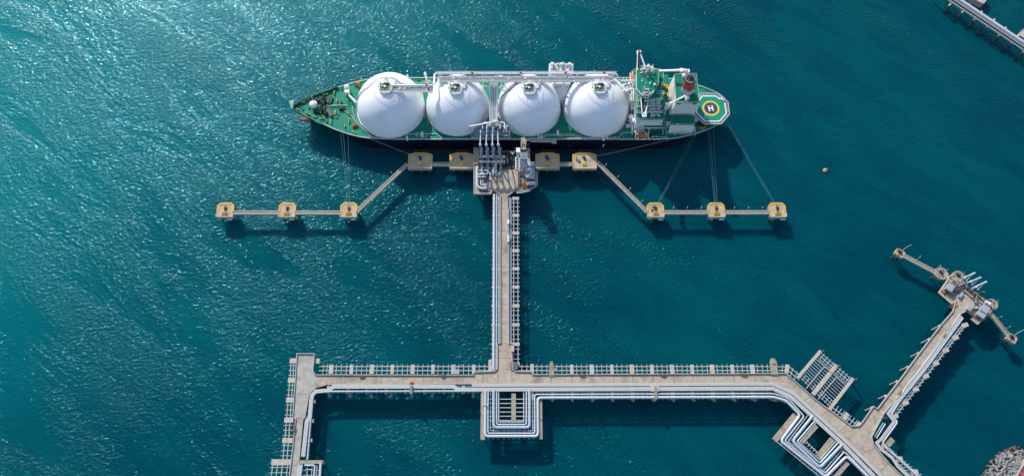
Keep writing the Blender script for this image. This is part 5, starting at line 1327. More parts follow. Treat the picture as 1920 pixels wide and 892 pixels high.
# --- fore deck gear
def fp(px, py, z=DZ): return P(px, py, z)
def pair_bollard(px, py, ang=0.0, s=1.0):
    c = fp(px, py); m = MB(); d = Vector((math.cos(ang), math.sin(ang), 0))*.85*s
    m.box((c.x, c.y, DZ+.02), (3.0*s, 1.2*s, .25), ang, mi=1)
    for k in (-1, 1): m.cone((c.x+d.x*k, c.y+d.y*k, DZ+.25), (c.x+d.x*k, c.y+d.y*k, DZ+1.25), .42*s, .5*s, 10); m.cone((c.x+d.x*k, c.y+d.y*k, DZ+1.25), (c.x+d.x*k, c.y+d.y*k, DZ+1.4), .55*s, .5*s, 10)
    m.build('bollard', ['lime', 'deck_dark'], ship)
for px, py, a in ((558.5, 206, -.6), (569, 193, .5), (570.5, 191.5, .5), (580, 187.5, .5), (583, 186, .5), (594, 178.5, .4), (609, 178.5, .1), (612, 178, .1), (627, 174, 1.5), (626.8, 176, 1.5), (576.5, 213.5, -.6), (579.5, 215, -.6),
                  (590, 220, -.4), (602, 223.5, .1), (606, 222.8, .1), (621.5, 227, 1.5), (621.5, 230.5, 1.5), (628.5, 211, 1.5), (629.5, 213.5, 1.5), (655, 226.5, 1.5), (647, 237.5, 1.5), (664, 248, -.6), (666, 250, -.6), (674, 154.5, .5), (672, 157, .5), (632, 190, 1.5), (655, 229, 1.5)):
    pair_bollard(px, py, a, .68)
m = MB(); c = fp(589.5, 199.5); m.cone((c.x, c.y, DZ), (c.x, c.y, DZ+3.2), 2.2, 2.2, 20); m.ball((c.x, c.y, DZ+3.2), 2.7, 2.5, 1.5, 20, 6, half=True); m.cone((c.x+1, c.y, DZ+4.5), (c.x+1, c.y, DZ+12), .3, .18, 8); m.build('fore_mast_house', 'white', ship)
def winch(px, py, ang, s=1.0, mt='winch'):
    c = fp(px, py); m = MB(); d = Vector((math.cos(ang), math.sin(ang), 0)); nrm = Vector((-d.y, d.x, 0)); b0 = Vector((c.x, c.y, DZ+1.1))
    m.box((c.x, c.y, DZ+.02), (5.2*s, 2.2*s, .35), ang)
    m.cone(b0-d*2.0*s, b0+d*2.0*s, .75*s, .75*s, 14)
    for k in (-2.1, -.7, .7, 2.1): m.cone(b0+d*(k-.12)*s, b0+d*(k+.12)*s, 1.15*s, 1.15*s, 16)
    q = b0 + nrm*1.7*s; m.box((q.x, q.y, DZ+.02), (2.2*s, 1.2*s, 1.7), ang)
    m.build('mooring_winch', mt, ship)
for px, py, a, s in ((605, 188, 1.1, 1.0), (608.5, 194, 1.4, .9), (604, 205, -1.3, 1.0), (610, 212.5, -1.2, .9), (594.5, 191, .3, .8), (594, 211, -.2, .8), (642.5, 205.5, .1, .9)):
    winch(px, py, a, s)
winch(665.5, 237.5, .5, .8, 'rust'); winch(671, 161.5, -.6, .8, 'rust')
m = MB()
for (x0, y0, x1, y1) in ((622, 181, 617, 193), (620, 180, 615, 192), (614.5, 203.5, 620, 218)):
    a, b = fp(x0, y0, DZ+1.6), fp(x1, y1, DZ+1.6); m.beam(a, b, 1.5, 1.5)
m.beam(fp(616, 203, DZ+1.8), fp(621, 217, DZ+1.8), .8, 1.7)
m.build('chain_locker', mat('slate_paint', (.12, .12, .14), .7, var=.25), ship)
for k in range(46):
    px, py = rng.uniform(563, 660), rng.uniform(165, 250)
    q = fp(px, py); t = (q.x-half[0][0]); hw = 0
    for (xa, ha), (xb, hb_) in zip(half, half[1:]):
        if xa <= q.x <= xb: hw = ha+(hb_-ha)*(q.x-xa)/(xb-xa)
    if abs(q.y-YC) > hw-1.8: continue
    m = MB()
    m.box((q.x, q.y, DZ+.02), (rng.uniform(.5, 1.9), rng.uniform(.5, 1.7), rng.uniform(.3, 1.2)), rng.uniform(0, 3), mi=rng.choice((0, 0, 0, 1)))
    m.build('deck_fitting', ['deck_dark', 'steel_dark'], ship)
m = MB()
for y0, y1 in ((197.8, 197.8), (199.5, 199.5)): m.tube([fp(593, y0, DZ+.8), fp(640, y1, DZ+.8)], .12, 6)
for px in (646, 650, 653, 637, 641): m.beam(fp(px-1, 196, DZ+.3), fp(px+1, 246, DZ+.3), .16, .2)
m.build('deck_line', mat('pale_green_line', (.13, .40, .29), .6), ship)

# --- accommodation block with stepped starboard side, bridge and wings
acc = MB(); XF = sx(1188, DZ, 0)
def ax(px, z, v): return sx(px, z, v)
tiers = [(DZ, 32, 18.5, 1190, 1247), (32, 36, 14.4, 1190, 1245), (36, 40, 12.2, 1190, 1244), (40, 44, 10.6, 1190, 1240)]
X_F = ax(1191, 30, -5)
X_A = [ax(1243, 32, -15), ax(1242, 36, -12), ax(1241, 40, -10), ax(1240, 44, -8)]
house = None
for k, (z0, z1, vh, _, _) in enumerate(tiers):
    m = MB(); m.prism([(X_F, YC-vh), (X_A[k], YC-vh), (X_A[k], YC+vh), (X_F, YC+vh)], z0, z1)
    if k == 0: house = m.build('deckhouse', 'white', ship)
    else: m.build('tier', 'white', house)
    m = MB(); m.prism([(X_F-.5, YC-vh-.4), (X_A[k]+.6, YC-vh-.4), (X_A[k]+.6, YC+vh+.4), (X_F-.5, YC+vh+.4)], z1, z1+.3, mi=0); m.build('tier_deck', 'deck2', house)
    m = MB()
    for s in (-1, 1):
        a = Vector((X_F-.4, YC+s*(vh+.3), z1+1.4)); b = Vector((X_A[k]+.5, YC+s*(vh+.3), z1+1.4)); m.beam(a, b, .11, .11)
        for j in range(9): q = lerp(a, b, j/8); m.beam(q, q-Vector((0, 0, 1.1)), .12, .12)
    m.build('handrail', 'white', house)
    m = MB()
    for s in (-1, 1):
        for zz in ([22, 29] if k == 0 else [z0+1.8]):
            for j in range(7): m.box((X_F+2+j*(X_A[k]-X_F-4)/6, YC+s*(vh+.04), zz), (.55, .1, .6))
    for zz in ([22, 29] if k == 0 else [z0+1.8]):
        for j in range(int(vh*2/2.6)): m.box((X_F-.04, YC-vh+1.6+j*2.6, zz), (.1, 1.1, 1.0))
    m.build('window', 'glass', house)
# broad front wall
m = MB(); m.prism([(X_F-1.3, YC-19.5), (X_F-.6, YC-19.5), (X_F-.6, YC+19.5), (X_F-1.3, YC+19.5)], DZ, 19.6); m.build('front_wall', 'white', house)
# stepped stairs and lockers on the starboard terraces
m = MB()
for k, (v, z, px0, px1) in enumerate(((-13.6, 36.3, 1217, 1230), (-11.6, 40.3, 1219, 1228))):
    a, b = ax(px0, z, v), ax(px1, z, v); m.box(((a+b)/2, YC+v, z), (b-a, 1.5, 1.7)); m.box((b+1.6, YC+v+.6, z), (2.0, 2.2, 2.6))
m.build('stair_house', 'funnel_grey', house)
for k in range(40):
    m = MB()
    v, z = rng.choice(((-16.4, 32.3), (-13.4, 36.3), (-11.5, 40.3), (-15.4, 32.3))); m.box((rng.uniform(X_F+8, X_A[2]), YC+v+rng.uniform(-.6, .6), z), (rng.uniform(.4, 1.8), rng.uniform(.3, .9), rng.uniform(.4, 1.4)), mi=rng.choice((0, 1)))
    m.build('deck_fitting', ['white', 'deck_dark'], house)
# navigating bridge
ZB0, ZB1 = 44.3, 48.0
roofpx = [(1193.3, 133), (1197, 129.5), (1220, 128.5), (1235.5, 131.5), (1233.5, 160), (1226, 171.5), (1217, 179), (1203, 179), (1193.5, 168)]
m = MB(); m.prism(PL(roofpx, ZB1), ZB0, ZB1-.35); bridge = m.build('bridge', 'white', ship)
m = MB(); m.prism(PL(roofpx, ZB1), ZB1-.35, ZB1); m.build('bridge_roof', 'deck2', bridge)
m = MB(); ring_ = PL(roofpx, ZB1)
m.ribbon([ring_[8], ring_[0], ring_[1]], .3, ZB1, ZB1+.5); m.ribbon([ring_[5], ring_[6], ring_[7], ring_[8]], .3, ZB1, ZB1+.4); m.build('roof_edge', 'white', bridge)
m = MB()
for a, b in zip(ring_, ring_[1:]+ring_[:1]):
    d = (b-a); L_ = d.length; d.normalize(); nn = int(L_//1.6)
    for k in range(nn):
        q = a+d*(k+.5)*L_/nn; m.box((q.x, q.y, ZB0+1.7), (1.2, .25, 1.1), math.atan2(d.y, d.x))
m.build('window', 'glass', bridge)
for nm, front, tipp, strut in (('bridge_wing', [(1193.2, 141), (1195.2, 98), (1199.8, 98), (1197.6, 127)], (1197.5, 96.5), [(1200.2, 99.5), (1209.5, 124)]),
                               ('bridge_wing', [(1200.2, 177), (1203.2, 213), (1207.6, 213), (1205.8, 179)], (1207.2, 215), [(1209.6, 212.5), (1217, 186)])):
    m = MB(); m.prism(PL(front, ZB0+.6), ZB0, ZB0+.6); m.ribbon(PL([front[0], front[1]], ZB0), .35, ZB0+.6, ZB0+2.0); wg = m.build(nm, 'white', bridge)
    m = MB(); m.prism(PL([(front[0][0]+2.2, front[0][1]), (front[1][0]+1.2, front[1][1]), (front[2][0]+.6, front[2][1]), (front[3][0]+2.6, front[3][1])], ZB0+.66), ZB0+.6, ZB0+.66); m.build('wing_floor', 'black', wg)
    m = MB(); c = P(*tipp, ZB0+1); m.box((c.x+.3, c.y, ZB0-.1), (2.7, 1.2 if tipp[1] < 150 else 3.0, 1.3)); m.build('wing_cab', 'white', wg)
    m = MB(); c = P(*tipp, ZB0+1); m.box((c.x+.3, c.y, ZB0+1.25), (1.2, .6, .12)); m.build('hatch', 'steel_dark', wg)
    m = MB(); m.beam(P(*strut[0], ZB0+.4), P(*strut[1], ZB0-1.2), .75, .8); m.build('strut', 'white', wg)
    m = MB(); m.beam(P(strut[0][0]-6.5, strut[0][1], ZB0+.3), P(strut[0][0], strut[0][1], ZB0+.3), .9, .7); m.build('end_beam', 'white', wg)
# roof gear: radar mast, antennas, domes
rm = MB(); c = P(1213, 133, ZB1); rm.cone(c, c+Vector((0, 0, 7)), 1.0, .5, 12)
rm.beam(c+Vector((-3.2, 0, 5)), c+Vector((3.2, 0, 5)), .5, .4); rm.beam(c+Vector((-2.4, -1, 6.8)), c+Vector((2.4, -1, 6.8)), .5, .45); rm.beam(c+Vector((0, -2.5, 3.6)), c+Vector((0, 2.5, 3.6)), .4, .4)
rm.box(c+Vector((-2.6, 0, 2.8)), (1.8, 1.2, .3)); rm.box(c+Vector((2.8, .4, 2.8)), (1.8, 1.2, .3)); rm.build('radar_mast', 'white', bridge)
for px, py, h in ((1201.5, 130, 5), (1205, 131.5, 6), (1206, 128, 3.5), (1219, 132, 4), (1222.5, 128.5, 5), (1209, 141, 4.5), (1213.5, 145, 4), (1204, 152.5, 3), (1208, 164, 6.5), (1225, 138, 3)):
    m = MB(); c = P(px, py, ZB1); m.cone(c, c+Vector((0, 0, h)), .16, .08, 6); m.box(c, (.8, .7, .5)); m.beam(c+Vector((-.6, 0, h*.8)), c+Vector((.6, 0, h*.8)), .12, .12); m.build('antenna', 'white', bridge)
for px, py, s in ((1218.5, 158, .6), (1227, 160.5, .85), (1216, 130, .6)):
    c = P(px, py, ZB1); m = MB(); m.cone(c, c+Vector((0, 0, .8)), .4*s, .4*s, 8); m.ball(c+Vector((0, 0, 1.3)), s, s, s, 14, 10); m.build('satellite_dome', 'white', bridge)
for k in range(34):
    m = MB()
    px, py = rng.choice(((rng.uniform(1204, 1217), rng.uniform(167, 177)), (rng.uniform(1201, 1226), rng.uniform(131, 138)))); c = P(px, py, ZB1); m.box(c, (rng.uniform(.3, 1.4), rng.uniform(.3, .9), rng.uniform(.5, 1.8)))
    m.build('roof_fitting', 'grating', bridge)
m = MB()
for a, b in ((ring_[7], ring_[8]), (ring_[6], ring_[7]), (ring_[5], ring_[6]), (ring_[3], ring_[4])):
    m.beam(a+Vector((0, 0, 1.3)), b+Vector((0, 0, 1.3)), .16, .16)
    for j in range(7): q = lerp(a, b, j/6); m.beam(q+Vector((0, 0, 1.3)), q, .12, .12)
m.build('handrail', 'white', bridge)
# aft decks between bridge and casing on the port side
for (pp, z0, z1, nm) in (([(1222, 130.5), (1231, 131), (1231, 149), (1222, 149)], 40.3, 44.6, 'monkey_deck'), ([(1232, 134), (1242.5, 134), (1244, 155), (1233, 155)], 36, 40.5, 'crane_deck'), ([(1232, 172.5), (1245, 172.5), (1245, 177), (1232, 177)], 36, 43.6, 'vent_house')):
    m = MB(); m.prism(PL(pp, z1), z0-12, z1-.2); h = m.build(nm, 'white' if nm != 'vent_house' else 'funnel_grey', house)
    m = MB(); m.prism(PL(pp, z1), z1-.2, z1+.05); m.build('tier_deck', 'deck2' if nm != 'vent_house' else 'funnel_grey', house)
    m = MB(); r_ = PL(pp, z1)
    for a, b in zip(r_, r_[1:]+r_[:1]): m.beam(a+Vector((0, 0, 1.1)), b+Vector((0, 0, 1.1)), .15, .15)
    m.build('handrail', 'white', house)
m = MB(); m.prism([(X_A[1]+.2, YC-15), (sx(1256, 22, 0), YC-15), (sx(1256, 22, 0), YC+20), (X_A[1]+.2, YC+20)], DZ, 24); m.build('link_house', 'white', ship)
m = MB(); m.prism([(X_A[1]+.2, YC-15.5), (sx(1256, 22, 0), YC-15.5), (sx(1256, 22, 0), YC+20.5), (X_A[1]+.2, YC+20.5)], 24, 24.3); m.build('link_deck', 'deck2', ship)
for px, py, s in ((1243, 160, 1.0), (1247.5, 161.5, 1.3), (1250.5, 165.5, 1.0), (1249, 177, .9)):
    m = MB()
    c = P(px, py, 24.3); m.box(c, (2.4*s, .7, 1.0)); m.box((c.x+.8, c.y-1.2, c.z), (.7, 2.2*s, 1.2))
    m.build('crane_pedestal', 'yellow', ship)

# provisions cranes
def crane_(name, base, ztop, post_r, boom_pts, boom_w, extra=()):
    b = Vector((base.x, base.y, base.z)); t = Vector((base.x, base.y, ztop))
    m = MB(); m.cone(b, t, post_r*1.15, post_r, 14); cr = m.build(name, 'white', ship)
    m = MB(); m.beam(boom_pts[0], boom_pts[1], boom_w, boom_w*1.1); m.build('boom', 'white', cr)
    m = MB(); m.box((t.x, t.y, ztop), (post_r*3, post_r*2.6, 1.6)); m.build('crane_house', 'white', cr)
    m = MB(); e = boom_pts[1]; m.beam(e, e-Vector((0, 0, 3)), .14, .14); m.box(e-Vector((0, 0, 3.6)), (.5, .5, .6)); m.build('crane_hook', 'red', cr)
    return cr
cb = P(1284.5, 145, 39); cr = crane_('provision_crane', cb, 45.0, .95, (P(1286.5, 130.5, 47.2), P(1231, 132.6, 45.0)), 1.15)
m = MB(); m.box(P(1277.5, 133.5, 46.2), (2.2, 2.4, 1.6)); m.tube([P(1287, 131, 47), P(1287.3, 137, 46), cb+Vector((0, 0, 5))], .8, 10, fillet=1.2); m.build('slewing_arm', 'white', cr)
cb = P(1247.5, 206, 27); cr = crane_('provision_crane', cb, 33, .9, (P(1257, 193.5, 38.5), P(1303, 169.5, 44.5)), .95)
m = MB(); m.beam(P(1246.5, 203, 34.0), P(1258, 192.5, 38.4), 1.9, 2.0); m.build('boom', 'white', cr)
m = MB(); m.beam(P(1238.8, 224.5, 25), P(1244.8, 211, 29.5), 2.1, 1.6); m.build('counter_arm', 'funnel_grey', cr)

# --- engine casing and funnel
ZC = 40.0
cpx = [(1264.2, 140.5), (1305, 139.5), (1311, 192.2), (1267.6, 193.2)]
m = MB(); ct = [P(px, py, ZC-.3) for px, py in cpx]; zl = 24.0
cl_ = [P(1252.6, 165.5, zl), Vector((ct[1].x, ct[1].y, zl)), Vector((ct[2].x, ct[2].y, zl)), Vector((P(1254.5, 216, zl).x, ct[3].y, zl))]; c0 = [Vector((p.x, p.y, DZ)) for p in cl_]
for A, B in ((ct, cl_), (cl_, c0)): m.add(A+B, [[k, (k+1) % 4, (k+1) % 4+4, k+4] for k in range(4)])
m.add(ct, [[0, 1, 2, 3]]); casing = m.build('engine_casing', 'white', ship)
m = MB(); m.prism(PL(cpx, ZC), ZC-.3, ZC); m.build('casing_deck', 'deck2', casing)
m = MB(); r_ = PL(cpx, ZC)
for a, b in zip(r_, r_[1:]+r_[:1]):
    m.beam(a+Vector((0, 0, 1.1)), b+Vector((0, 0, 1.1)), .16, .16)
    for j in range(9): q = lerp(a, b, j/8); m.beam(q+Vector((0, 0, 1.1)), q, .12, .12)
m.build('handrail', 'cream', casing)
for px in (1273.5, 1303.5):
    m = MB(); c = P(px, 193.2, ZC); m.box((c.x, r_[2].y-.12+.0, ZC-2.2), (2.6, .3, 1.2)); m.build('louvre', 'steel_dark', casing)
m = MB(); c = P(1288, 185.5, ZC); m.cone(c, c+Vector((0, 0, 1.2)), 1.3, 1.3, 14); m.ball(c+Vector((0, 0, 1.6)), 1.5, 1.3, .9, 14, 8); m.box((c.x-.9, c.y-.9, ZC), (1.2, 1.2, 1.6)); m.build('ventilator', 'white', casing)
m = MB(); c = P(1281.5, 144.5, ZC); m.cone(c, c+Vector((0, 0, 2.2)), 1.2, 1.2, 14); m.ball(c+Vector((0, 0, 2.2)), 1.4, 1.4, .8, 14, 5, half=True); m.build('ventilator', 'white', casing)
fn = MB()
def oval(c, a, b, z, n=28): return [Vector((c[0]+a*math.cos(2*math.pi*k/n), c[1]+b*math.sin(2*math.pi*k/n), z)) for k in range(n)]
fb = P(1288.5, 170.5, ZC); ft = P(1294.5, 147.5, ZC+14)
lev = [(0, 0), (.36, 0), (.36, 1), (.86, 1), (.86, 2), (1.0, 2)]
def fring(t): c = lerp(fb, ft, t); return oval((c.x, c.y), 3.9-.45*t, 3.7-.35*t, ZC+14*t)
for (t0, t1, mi) in ((0, .36, 0), (.36, .88, 1), (.88, 1, 2)):
    A, B = fring(t0), fring(t1); nn = len(A); fn.add(A+B, [[k, (k+1) % nn, (k+1) % nn+nn, k+nn] for k in range(nn)], mi, True)
top = fring(.93); fn.add(top, [list(range(len(top)))], 2)
funnel = fn.build('funnel', ['funnel_grey', 'red', 'funnel_top'], casing)
m = MB(); tc = lerp(fb, ft, .95)
m.cone((tc.x+.2, tc.y+1.0, tc.z), (tc.x+.6, tc.y+1.6, tc.z+3.0), 1.05, 1.0, 16)
for dx, dy in ((-1.9, .4), (-1.3, -1.2), (1.9, .2), (1.4, -1.4)): m.cone((tc.x+dx, tc.y+dy, tc.z), (tc.x+dx, tc.y+dy, tc.z+1.2), .35, .35, 10)
m.build('exhaust_pipe', 'steel_dark', funnel)
m = MB(); m.ribbon([(p.x, p.y) for p in oval((tc.x, tc.y), 3.0, 2.9, 0)], .3, tc.z+.6, tc.z+.75, closed=True); m.build('funnel_rim', 'steel', funnel)
# lower starboard block of the casing
lpx = [(1259.5, 216.5), (1302.5, 216.5), (1302.5, 234.5), (1257.5, 234.5)]
m = MB(); m.prism(PL(lpx, 26), DZ, 25.7); low = m.build('casing_block', 'white', ship)
m = MB(); m.prism(PL(lpx, 26), 25.7, 26); m.build('block_deck', 'deck2', low)
m = MB(); q = PL(lpx, 26)
for a, b in ((q[1], q[2]), (q[2], q[3])):
    m.beam(a+Vector((0, 0, 1.1)), b+Vector((0, 0, 1.1)), .16, .16)
m.build('handrail', 'white', low)
m = MB()
for k in range(12):
    c = P(1258+k*3.6+rng.uniform(-1, 1), 243+rng.uniform(-1, 2.5), DZ+4); m.box((c.x, c.y, DZ), (rng.uniform(.8, 3), rng.uniform(.8, 2), rng.uniform(2, 4.5)))
m.build('deck_locker', 'grating', ship)
m = MB(); m.prism(PL([(1257, 246.2), (1304, 245), (1304, 238), (1257, 238)], 17), DZ, 17.0); m.build('aft_house', 'funnel_grey', ship)

# lifeboat decks and starboard side structure
m = MB(); m.prism(PL([(1212, 241), (1244, 241), (1244, 248), (1212, 248)], 17), DZ, 17); m.build('boat_deck_house', 'deck_dark', ship)
m = MB(); m.beam(P(1189, 247, 19.5), P(1207, 238.5, 24.2), 1.0, .3); m.build('outer_stair', 'funnel_grey', ship)
m = MB(); m.prism(PL([(1207, 233.5), (1246, 233.5), (1246, 239.5), (1207, 239.5)], 24), 23.7, 24); m.prism(PL([(1208, 240), (1240, 240), (1240, 245.5), (1208, 245.5)], 20), 19.7, 20); m.prism(PL([(1240.5, 223), (1248.5, 223), (1249.5, 251), (1243.5, 251)], 22), 21.7, 22); m.prism(PL([(1222, 246), (1246, 246), (1246, 256), (1222, 256)], 16.5), 16.2, 16.5); m.build('boat_deck', 'deck2', ship)
m = MB()
for px in (1207.5, 1216, 1218.5, 1246): m.beam(P(px, 238, 24), P(px-.3, 250, 17), .35, .35)
for (p0, p1, z) in (((1207, 239.6), (1246, 239.6), 25), ((1207, 233.4), (1246, 233.4), 25), ((1222, 256.2), (1251, 256.2), 17.5), ((1248.6, 223), (1249.6, 251), 23), ((1240.4, 223), (1243.4, 251), 23)):
    a, b = P(*p0, z), P(*p1, z); m.beam(a, b, .22, .22)
    for j in range(8): k = lerp(a, b, j/7); m.beam(k, k-Vector((0, 0, 1)), .14, .14)
m.build('handrail', 'white', ship)
m = MB()
for (p0, p1) in (((1222, 260.5), (1254, 259.5)), ((1216, 262), (1220, 258)), ((1227, 260.5), (1226, 262.5)), ((1237, 260.3), (1236.3, 262.5))): m.beam(P(*p0, 17.5), P(*p1, 17.5), .5, .4)
for px in (1224.5, 1227, 1229.5, 1195.5, 1204, 1208): c = P(px, 257 if px > 1220 else 261.5, 16.5); m.box(c, (1.6, .9, .9))
m.build('davit', 'white', ship)
m = MB()
for (px, py, w_, l_) in ((1190, 226, 3.6, 3.6),): c = P(px, py, 22); m.cone((c.x, c.y, DZ), (c.x, c.y, 22), 1.4, 1.4, 14); m.ball((c.x, c.y, 22), 1.9, 1.9, 1.2, 14, 6, half=True)
c = P(1183.5, 219, 22); m.cone((c.x, c.y, DZ), c, 1.3, 1.3, 16); m.ball(c, 2.0, 2.0, 1.4, 16, 6, half=True); m.tube([c, P(1183.5, 232, 19)], .6, 10); m.box(P(1180, 238, DZ), (5, 2.0, 2.2)); m.build('ventilator', 'white', ship)
m = MB()    # white pipework bundle between tank four and the deckhouse
for px in (1177.5, 1180, 1184, 1187):
    m.tube([P(px, 158, 33), P(px-.8, 175, 28), P(px-1.2, 208, 19), P(px-1, 214, DZ)], .3 if px != 1180 else .55, 10, fillet=1)
for k in range(26):
    c = P(rng.uniform(1168, 1188), rng.uniform(157, 172), 32.5); m.box(c, (rng.uniform(.5, 1.8), rng.uniform(.4, 1.2), rng.uniform(.5, 1.6)))
m.build('cargo_line', 'white', ship)
m = MB(); m.prism(PL([(1164, 158), (1189, 158), (1189, 164), (1170, 164)], 32.3), 32, 32.3); m.prism(PL([(1179, 164), (1189.5, 164), (1189.5, 205), (1183, 205)], 24), 23.6, 24)
for px, py in ((1187, 160), (1172, 160), (1187, 190)): c = P(px, py, 24); m.beam((c.x, c.y, 32 if py < 170 else 23.8), (c.x, c.y, DZ), .4, .4)
m.build('pipe_deck', 'white', ship)
m = MB(); c = P(1177.5, 172.5, 29); m.ball(c, 1.9, 2.6, 1.3, 14, 8); m.ball(P(1178, 181, 27), 1.2, 2.0, 1.2, 12, 8); m.build('cargo_drum', 'white', ship)

# --- helideck
ZH = 18.6
inner = [(1316.6, 180.4), (1341.7, 180.4), (1358.7, 191.9), (1361.9, 212.5), (1348.9, 227.3), (1322.4, 227.3), (1305.8, 210.7), (1309.9, 190.0)]
outer = [(1313.2, 175.2), (1344.2, 175.2), (1365.2, 191.6), (1368.0, 214.4), (1352.0, 232.6), (1320.2, 232.6), (1301.0, 214.9), (1306, 187.0)]
I, O = PL(inner, ZH), PL(outer, ZH)
m = MB(); m.prism(I, ZH-.5, ZH); heli = m.build('helideck', mat('helideck_green', (.005, .27, .17), .6, var=.12, stain=(.03, .23, .15), stain_scale=.3, stain_amt=.5, spec=.15), ship)
m = MB(); m.ribbon([(p.x, p.y) for p in I], .75, ZH-.1, ZH+.06, closed=True); m.build('deck_edge', 'white', heli)
m = MB()
for k in range(8):
    if k == 6: continue
    a, b, c, d = I[k], I[(k+1) % 8], O[(k+1) % 8], O[k]; dz = Vector((0, 0, -.25))
    m.add([a+dz, b+dz, c+dz, d+dz, a+dz*1.3, b+dz*1.3, c+dz*1.3, d+dz*1.3], [[0, 1, 2, 3], [7, 6, 5, 4], [0, 4, 5, 1], [2, 6, 7, 3]])
m.build('safety_net', 'net', heli)
m = MB()
for k in range(8):
    if k == 6: continue
    a, b, c, d = I[k], I[(k+1) % 8], O[(k+1) % 8], O[k]
    m.beam(d+Vector((0, 0, .1)), c+Vector((0, 0, .1)), .4, .3)
    nn = 7 if k in (0, 4) else 6
    for j in range(nn+1): m.beam(lerp(a, b, j/nn), lerp(d, c, j/nn)+Vector((0, 0, .05)), .26, .25)
m.build('net_frame', 'grating', heli)
HC = P(1332.8, 203.2, ZH)
def disc(r0, r1, dz, mt, nm):
    m = MB(); nn = 56; A = [(HC.x+r1*math.cos(2*math.pi*k/nn), HC.y+r1*math.sin(2*math.pi*k/nn), ZH+dz) for k in range(nn)]
    if r0 == 0: m.add(A, [list(range(nn))])
    else:
        B = [(HC.x+r0*math.cos(2*math.pi*k/nn), HC.y+r0*math.sin(2*math.pi*k/nn), ZH+dz) for k in range(nn)]
        m.add(A+B, [[k, (k+1) % nn, (k+1) % nn+nn, k+nn] for k in range(nn)])
    return m.build(nm, mt, heli)
disc(0, 4.5, .008, 'navy', 'landing_circle'); disc(4.5, 5.75, .012, 'bright_yellow', 'landing_ring')
m = MB(); rot = R(8)
def hbar(x0, x1, y0, y1):
    c, s = math.cos(rot), math.sin(rot); pts_ = [(HC.x+x*c-y*s, HC.y+x*s+y*c, ZH+.02) for x, y in ((x0, y0), (x1, y0), (x1, y1), (x0, y1))]; m.add(pts_, [[0, 1, 2, 3]])
hbar(-1.65, -.75, -2.15, 2.15); hbar(.75, 1.65, -2.15, 2.15); hbar(-.75, .75, -.42, .42); m.build('letter', 'white', heli)
HC2 = HC; m = MB(); HC = P(1322.7, 218.2, ZH)
for y0 in (-1.75, 0.15): 
    hbar(-.6, .6, y0, y0+.3); hbar(-.6, .6, y0+1.1, y0+1.4); hbar(-.6, -.25, y0+.3, y0+1.1); hbar(.25, .6, y0+.3, y0+1.1)
m.build('marking', mat('pale_marking', (.5, .62, .56), .6), heli); HC = HC2
m = MB()
for k in (0, 2, 4, 7):
    for t in (.25, .75):
        a = lerp(lerp(I[k], I[(k+1) % 8], t), HC, .12); m.beam((a.x, a.y, ZH-.5), (a.x, a.y, DZ-2), .5, .5)
m.build('helideck_support', 'white', heli)
m = MB(); c = P(1354.2, 187, ZH); m.box(c, (2.6, 1.6, 1.1), R(-38)); m.box((c.x, c.y, c.z+1.1), (.7, .6, .5), mi=1); m.build('foam_box', ['white', 'red'], heli)
# stern deck gear
for px, py, a in ((1313.5, 240.5, .3), (1317, 242.5, .3), (1322, 238, 1.2), (1340, 235, .6)): pair_bollard(px, py, a, .9)
winch(1309, 231, .2, .9); winch(1314.5, 233.5, -.3, .8)
m = MB(); c = P(1305, 227.5, DZ); m.box((c.x, c.y, DZ), (1.6, 2.6, 2.4)); m.cone((c.x, c.y, DZ+2.4), (c.x, c.y, DZ+3.2), .6, .7, 10); m.build('deck_locker', 'white', ship)
m = MB(); a, b = P(1303.3, 238, DZ+1), P(1303.3, 253, DZ+1); m.beam(a, b, .3, 1.0); m.build('bulkhead_rail', 'grating', ship)

# lifeboats: things of their own
def lifeboat(label, c, rot=0.0):
    t = thing('lifeboat', label, 'lifeboat', c, 'orange lifeboats of the ship')
    m = MB(); prof = [(-4.6, .15), (-4.1, .85), (-2.8, 1.4), (0, 1.6), (2.8, 1.45), (4.1, .9), (4.6, .2)]
    rings_ = []
    for x, h in prof: rings_.append([Vector((x, h*math.cos(a), 1.2 + (1.35 if math.sin(a) > 0 else 1.1)*min(1, h/1.2)*math.sin(a))) for a in [2*math.pi*k/14 for k in range(14)]])
    vv = [v for r in rings_ for v in r]; m.add(vv, [[i*14+k, i*14+(k+1) % 14, (i+1)*14+(k+1) % 14, (i+1)*14+k] for i in range(len(prof)-1) for k in range(14)] + [list(range(14))[::-1], [6*14+k for k in range(14)]], 0, True)
    m.build('boat_hull', 'orange', t, local=True)
    m = MB(); m.box((-2.6, 0, 2.25), (1.6, 1.5, .75)); m.box((.8, 0, 2.45), (.9, .9, .3)); m.build('canopy', 'orange', t, local=True)
    m = MB(); m.ribbon([(-4.3, -.7), (-2.8, -1.45), (0, -1.66), (2.8, -1.5), (4.3, -.75)], .12, 1.15, 1.35); m.ribbon([(-4.3, .7), (-2.8, 1.45), (0, 1.66), (2.8, 1.5), (4.3, .75)], .12, 1.15, 1.35); m.build('fender_strip', mat('pale_strip', (.55, .4, .3), .7), t, local=True)
    t.rotation_euler = (0, 0, rot); return t
lifeboat('orange enclosed lifeboat on the ship side nearest the berth', P(1203.5+0, 254.5, 17.5))
c = P(1187, 146, 28); lb = lifeboat('orange lifeboat end showing on the far side of the ship, left of the bridge', c, R(90))
m = MB()
for px in (1192, 1196.5, 1211, 1215.5): m.beam(P(px, 249, 21.5), P(px, 261, 16.5), .45, .5); m.beam(P(px, 249, 21.5), P(px, 250, DZ), .4, .4)
m.build('boat_davit', 'white', ship)
m = MB()
for dx in (-1.8, 1.8): m.beam((c.x+dx, c.y-3, 27.6), (c.x+dx, c.y+4, 27.6), .5, .5); m.beam((c.x+dx, c.y-2, 27.2), (c.x+dx, c.y-2, DZ), .4, .4)
m.build('boat_davit', 'white', ship)

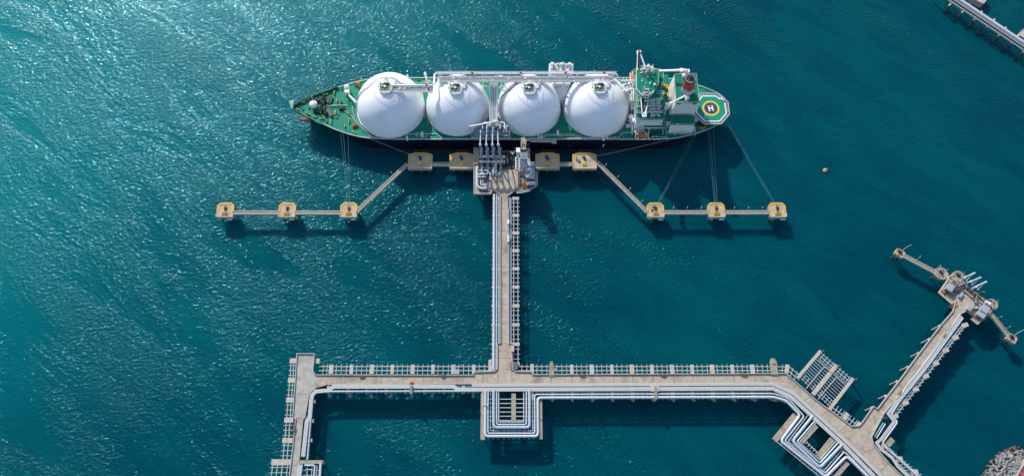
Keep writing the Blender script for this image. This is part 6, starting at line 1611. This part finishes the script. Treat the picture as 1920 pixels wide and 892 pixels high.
# --- mooring ropes
def rope(p, q, label, sag=.6, r=.045, matn='rope', group='mooring ropes'):
    p, q = Vector(p), Vector(q); pts_ = []
    for k in range(13):
        t = k/12; c = lerp(p, q, t); c.z -= sag*4*t*(1-t); pts_.append(c)
    m = MB(); m.tube(pts_, r, 6); return tag(m.build('mooring_rope', matn), label, 'rope', group)
zh = ZM+1.0
for k, (x0, y0, x1) in enumerate(((638.5, 248.3, 652.2), (643.8, 249.6, 654), (652.6, 252.3, 655.6))):
    rope(P(x0, y0, DZ+.8), P(x1, 389, zh), ('leftmost', 'middle', 'rightmost')[k]+' of three fore deck ropes to the dolphin with the left diagonal catwalk')
for k, (x0, y0, x1) in enumerate(((572, 219.5, 422), (577, 222.5, 424.5))):
    rope(P(x0, y0, DZ+.8), P(x1, 389, zh), ('outer', 'inner')[k]+' thin rope from the bow to the far left dolphin', r=.022)
for k, (x0, y0, x1) in enumerate(((588, 227.2, 537), (593, 229, 539.5), (598, 230.8, 542))):
    rope(P(x0, y0, DZ+.8), P(x1, 389, zh), ('left', 'middle', 'right')[k]+' thin rope from the bow to the middle dolphin of the left row', r=.022)
for k, (x0, y0, x1) in enumerate(((693, 260, 786), (700, 260.8, 789))):
    rope(P(x0, y0, DZ+.6), P(x1, 296 + k*2, zh), ('upper', 'lower')[k]+' spring rope along the dark hull to the left breasting dolphin', matn='rope_pale')
for k, (x0, y0, x1) in enumerate(((1262, 260.8, 1096), (1256, 262, 1098))):
    rope(P(x0, y0, DZ+.6), P(x1, 296 + k*2, zh), ('upper', 'lower')[k]+' spring rope along the dark hull to the right breasting dolphin', matn='rope_pale')
for k, (x0, y0, x1) in enumerate(((1300, 253.3, 1229), (1306, 251.5, 1231.5))):
    rope(P(x0, y0, DZ+.8), P(x1, 389, zh), ('left', 'right')[k]+' of the two stern ropes to the dolphin at the right diagonal catwalk')
for k, (x0, y0, x1) in enumerate(((1327, 244.5, 1341), (1331, 242.8, 1343), (1337.5, 240, 1345.5))):
    rope(P(x0, y0, DZ+.8), P(x1, 389, zh), ('left', 'middle', 'right')[k]+' of three stern ropes down to the middle dolphin of the right row')
for k, (x0, y0, x1) in enumerate(((1360.5, 226, 1455.5), (1362.5, 223.5, 1458.5))):
    rope(P(x0, y0, DZ+.8), P(x1, 389, zh), ('left', 'right')[k]+' of the pair of stern ropes slanting right to the far right dolphin')
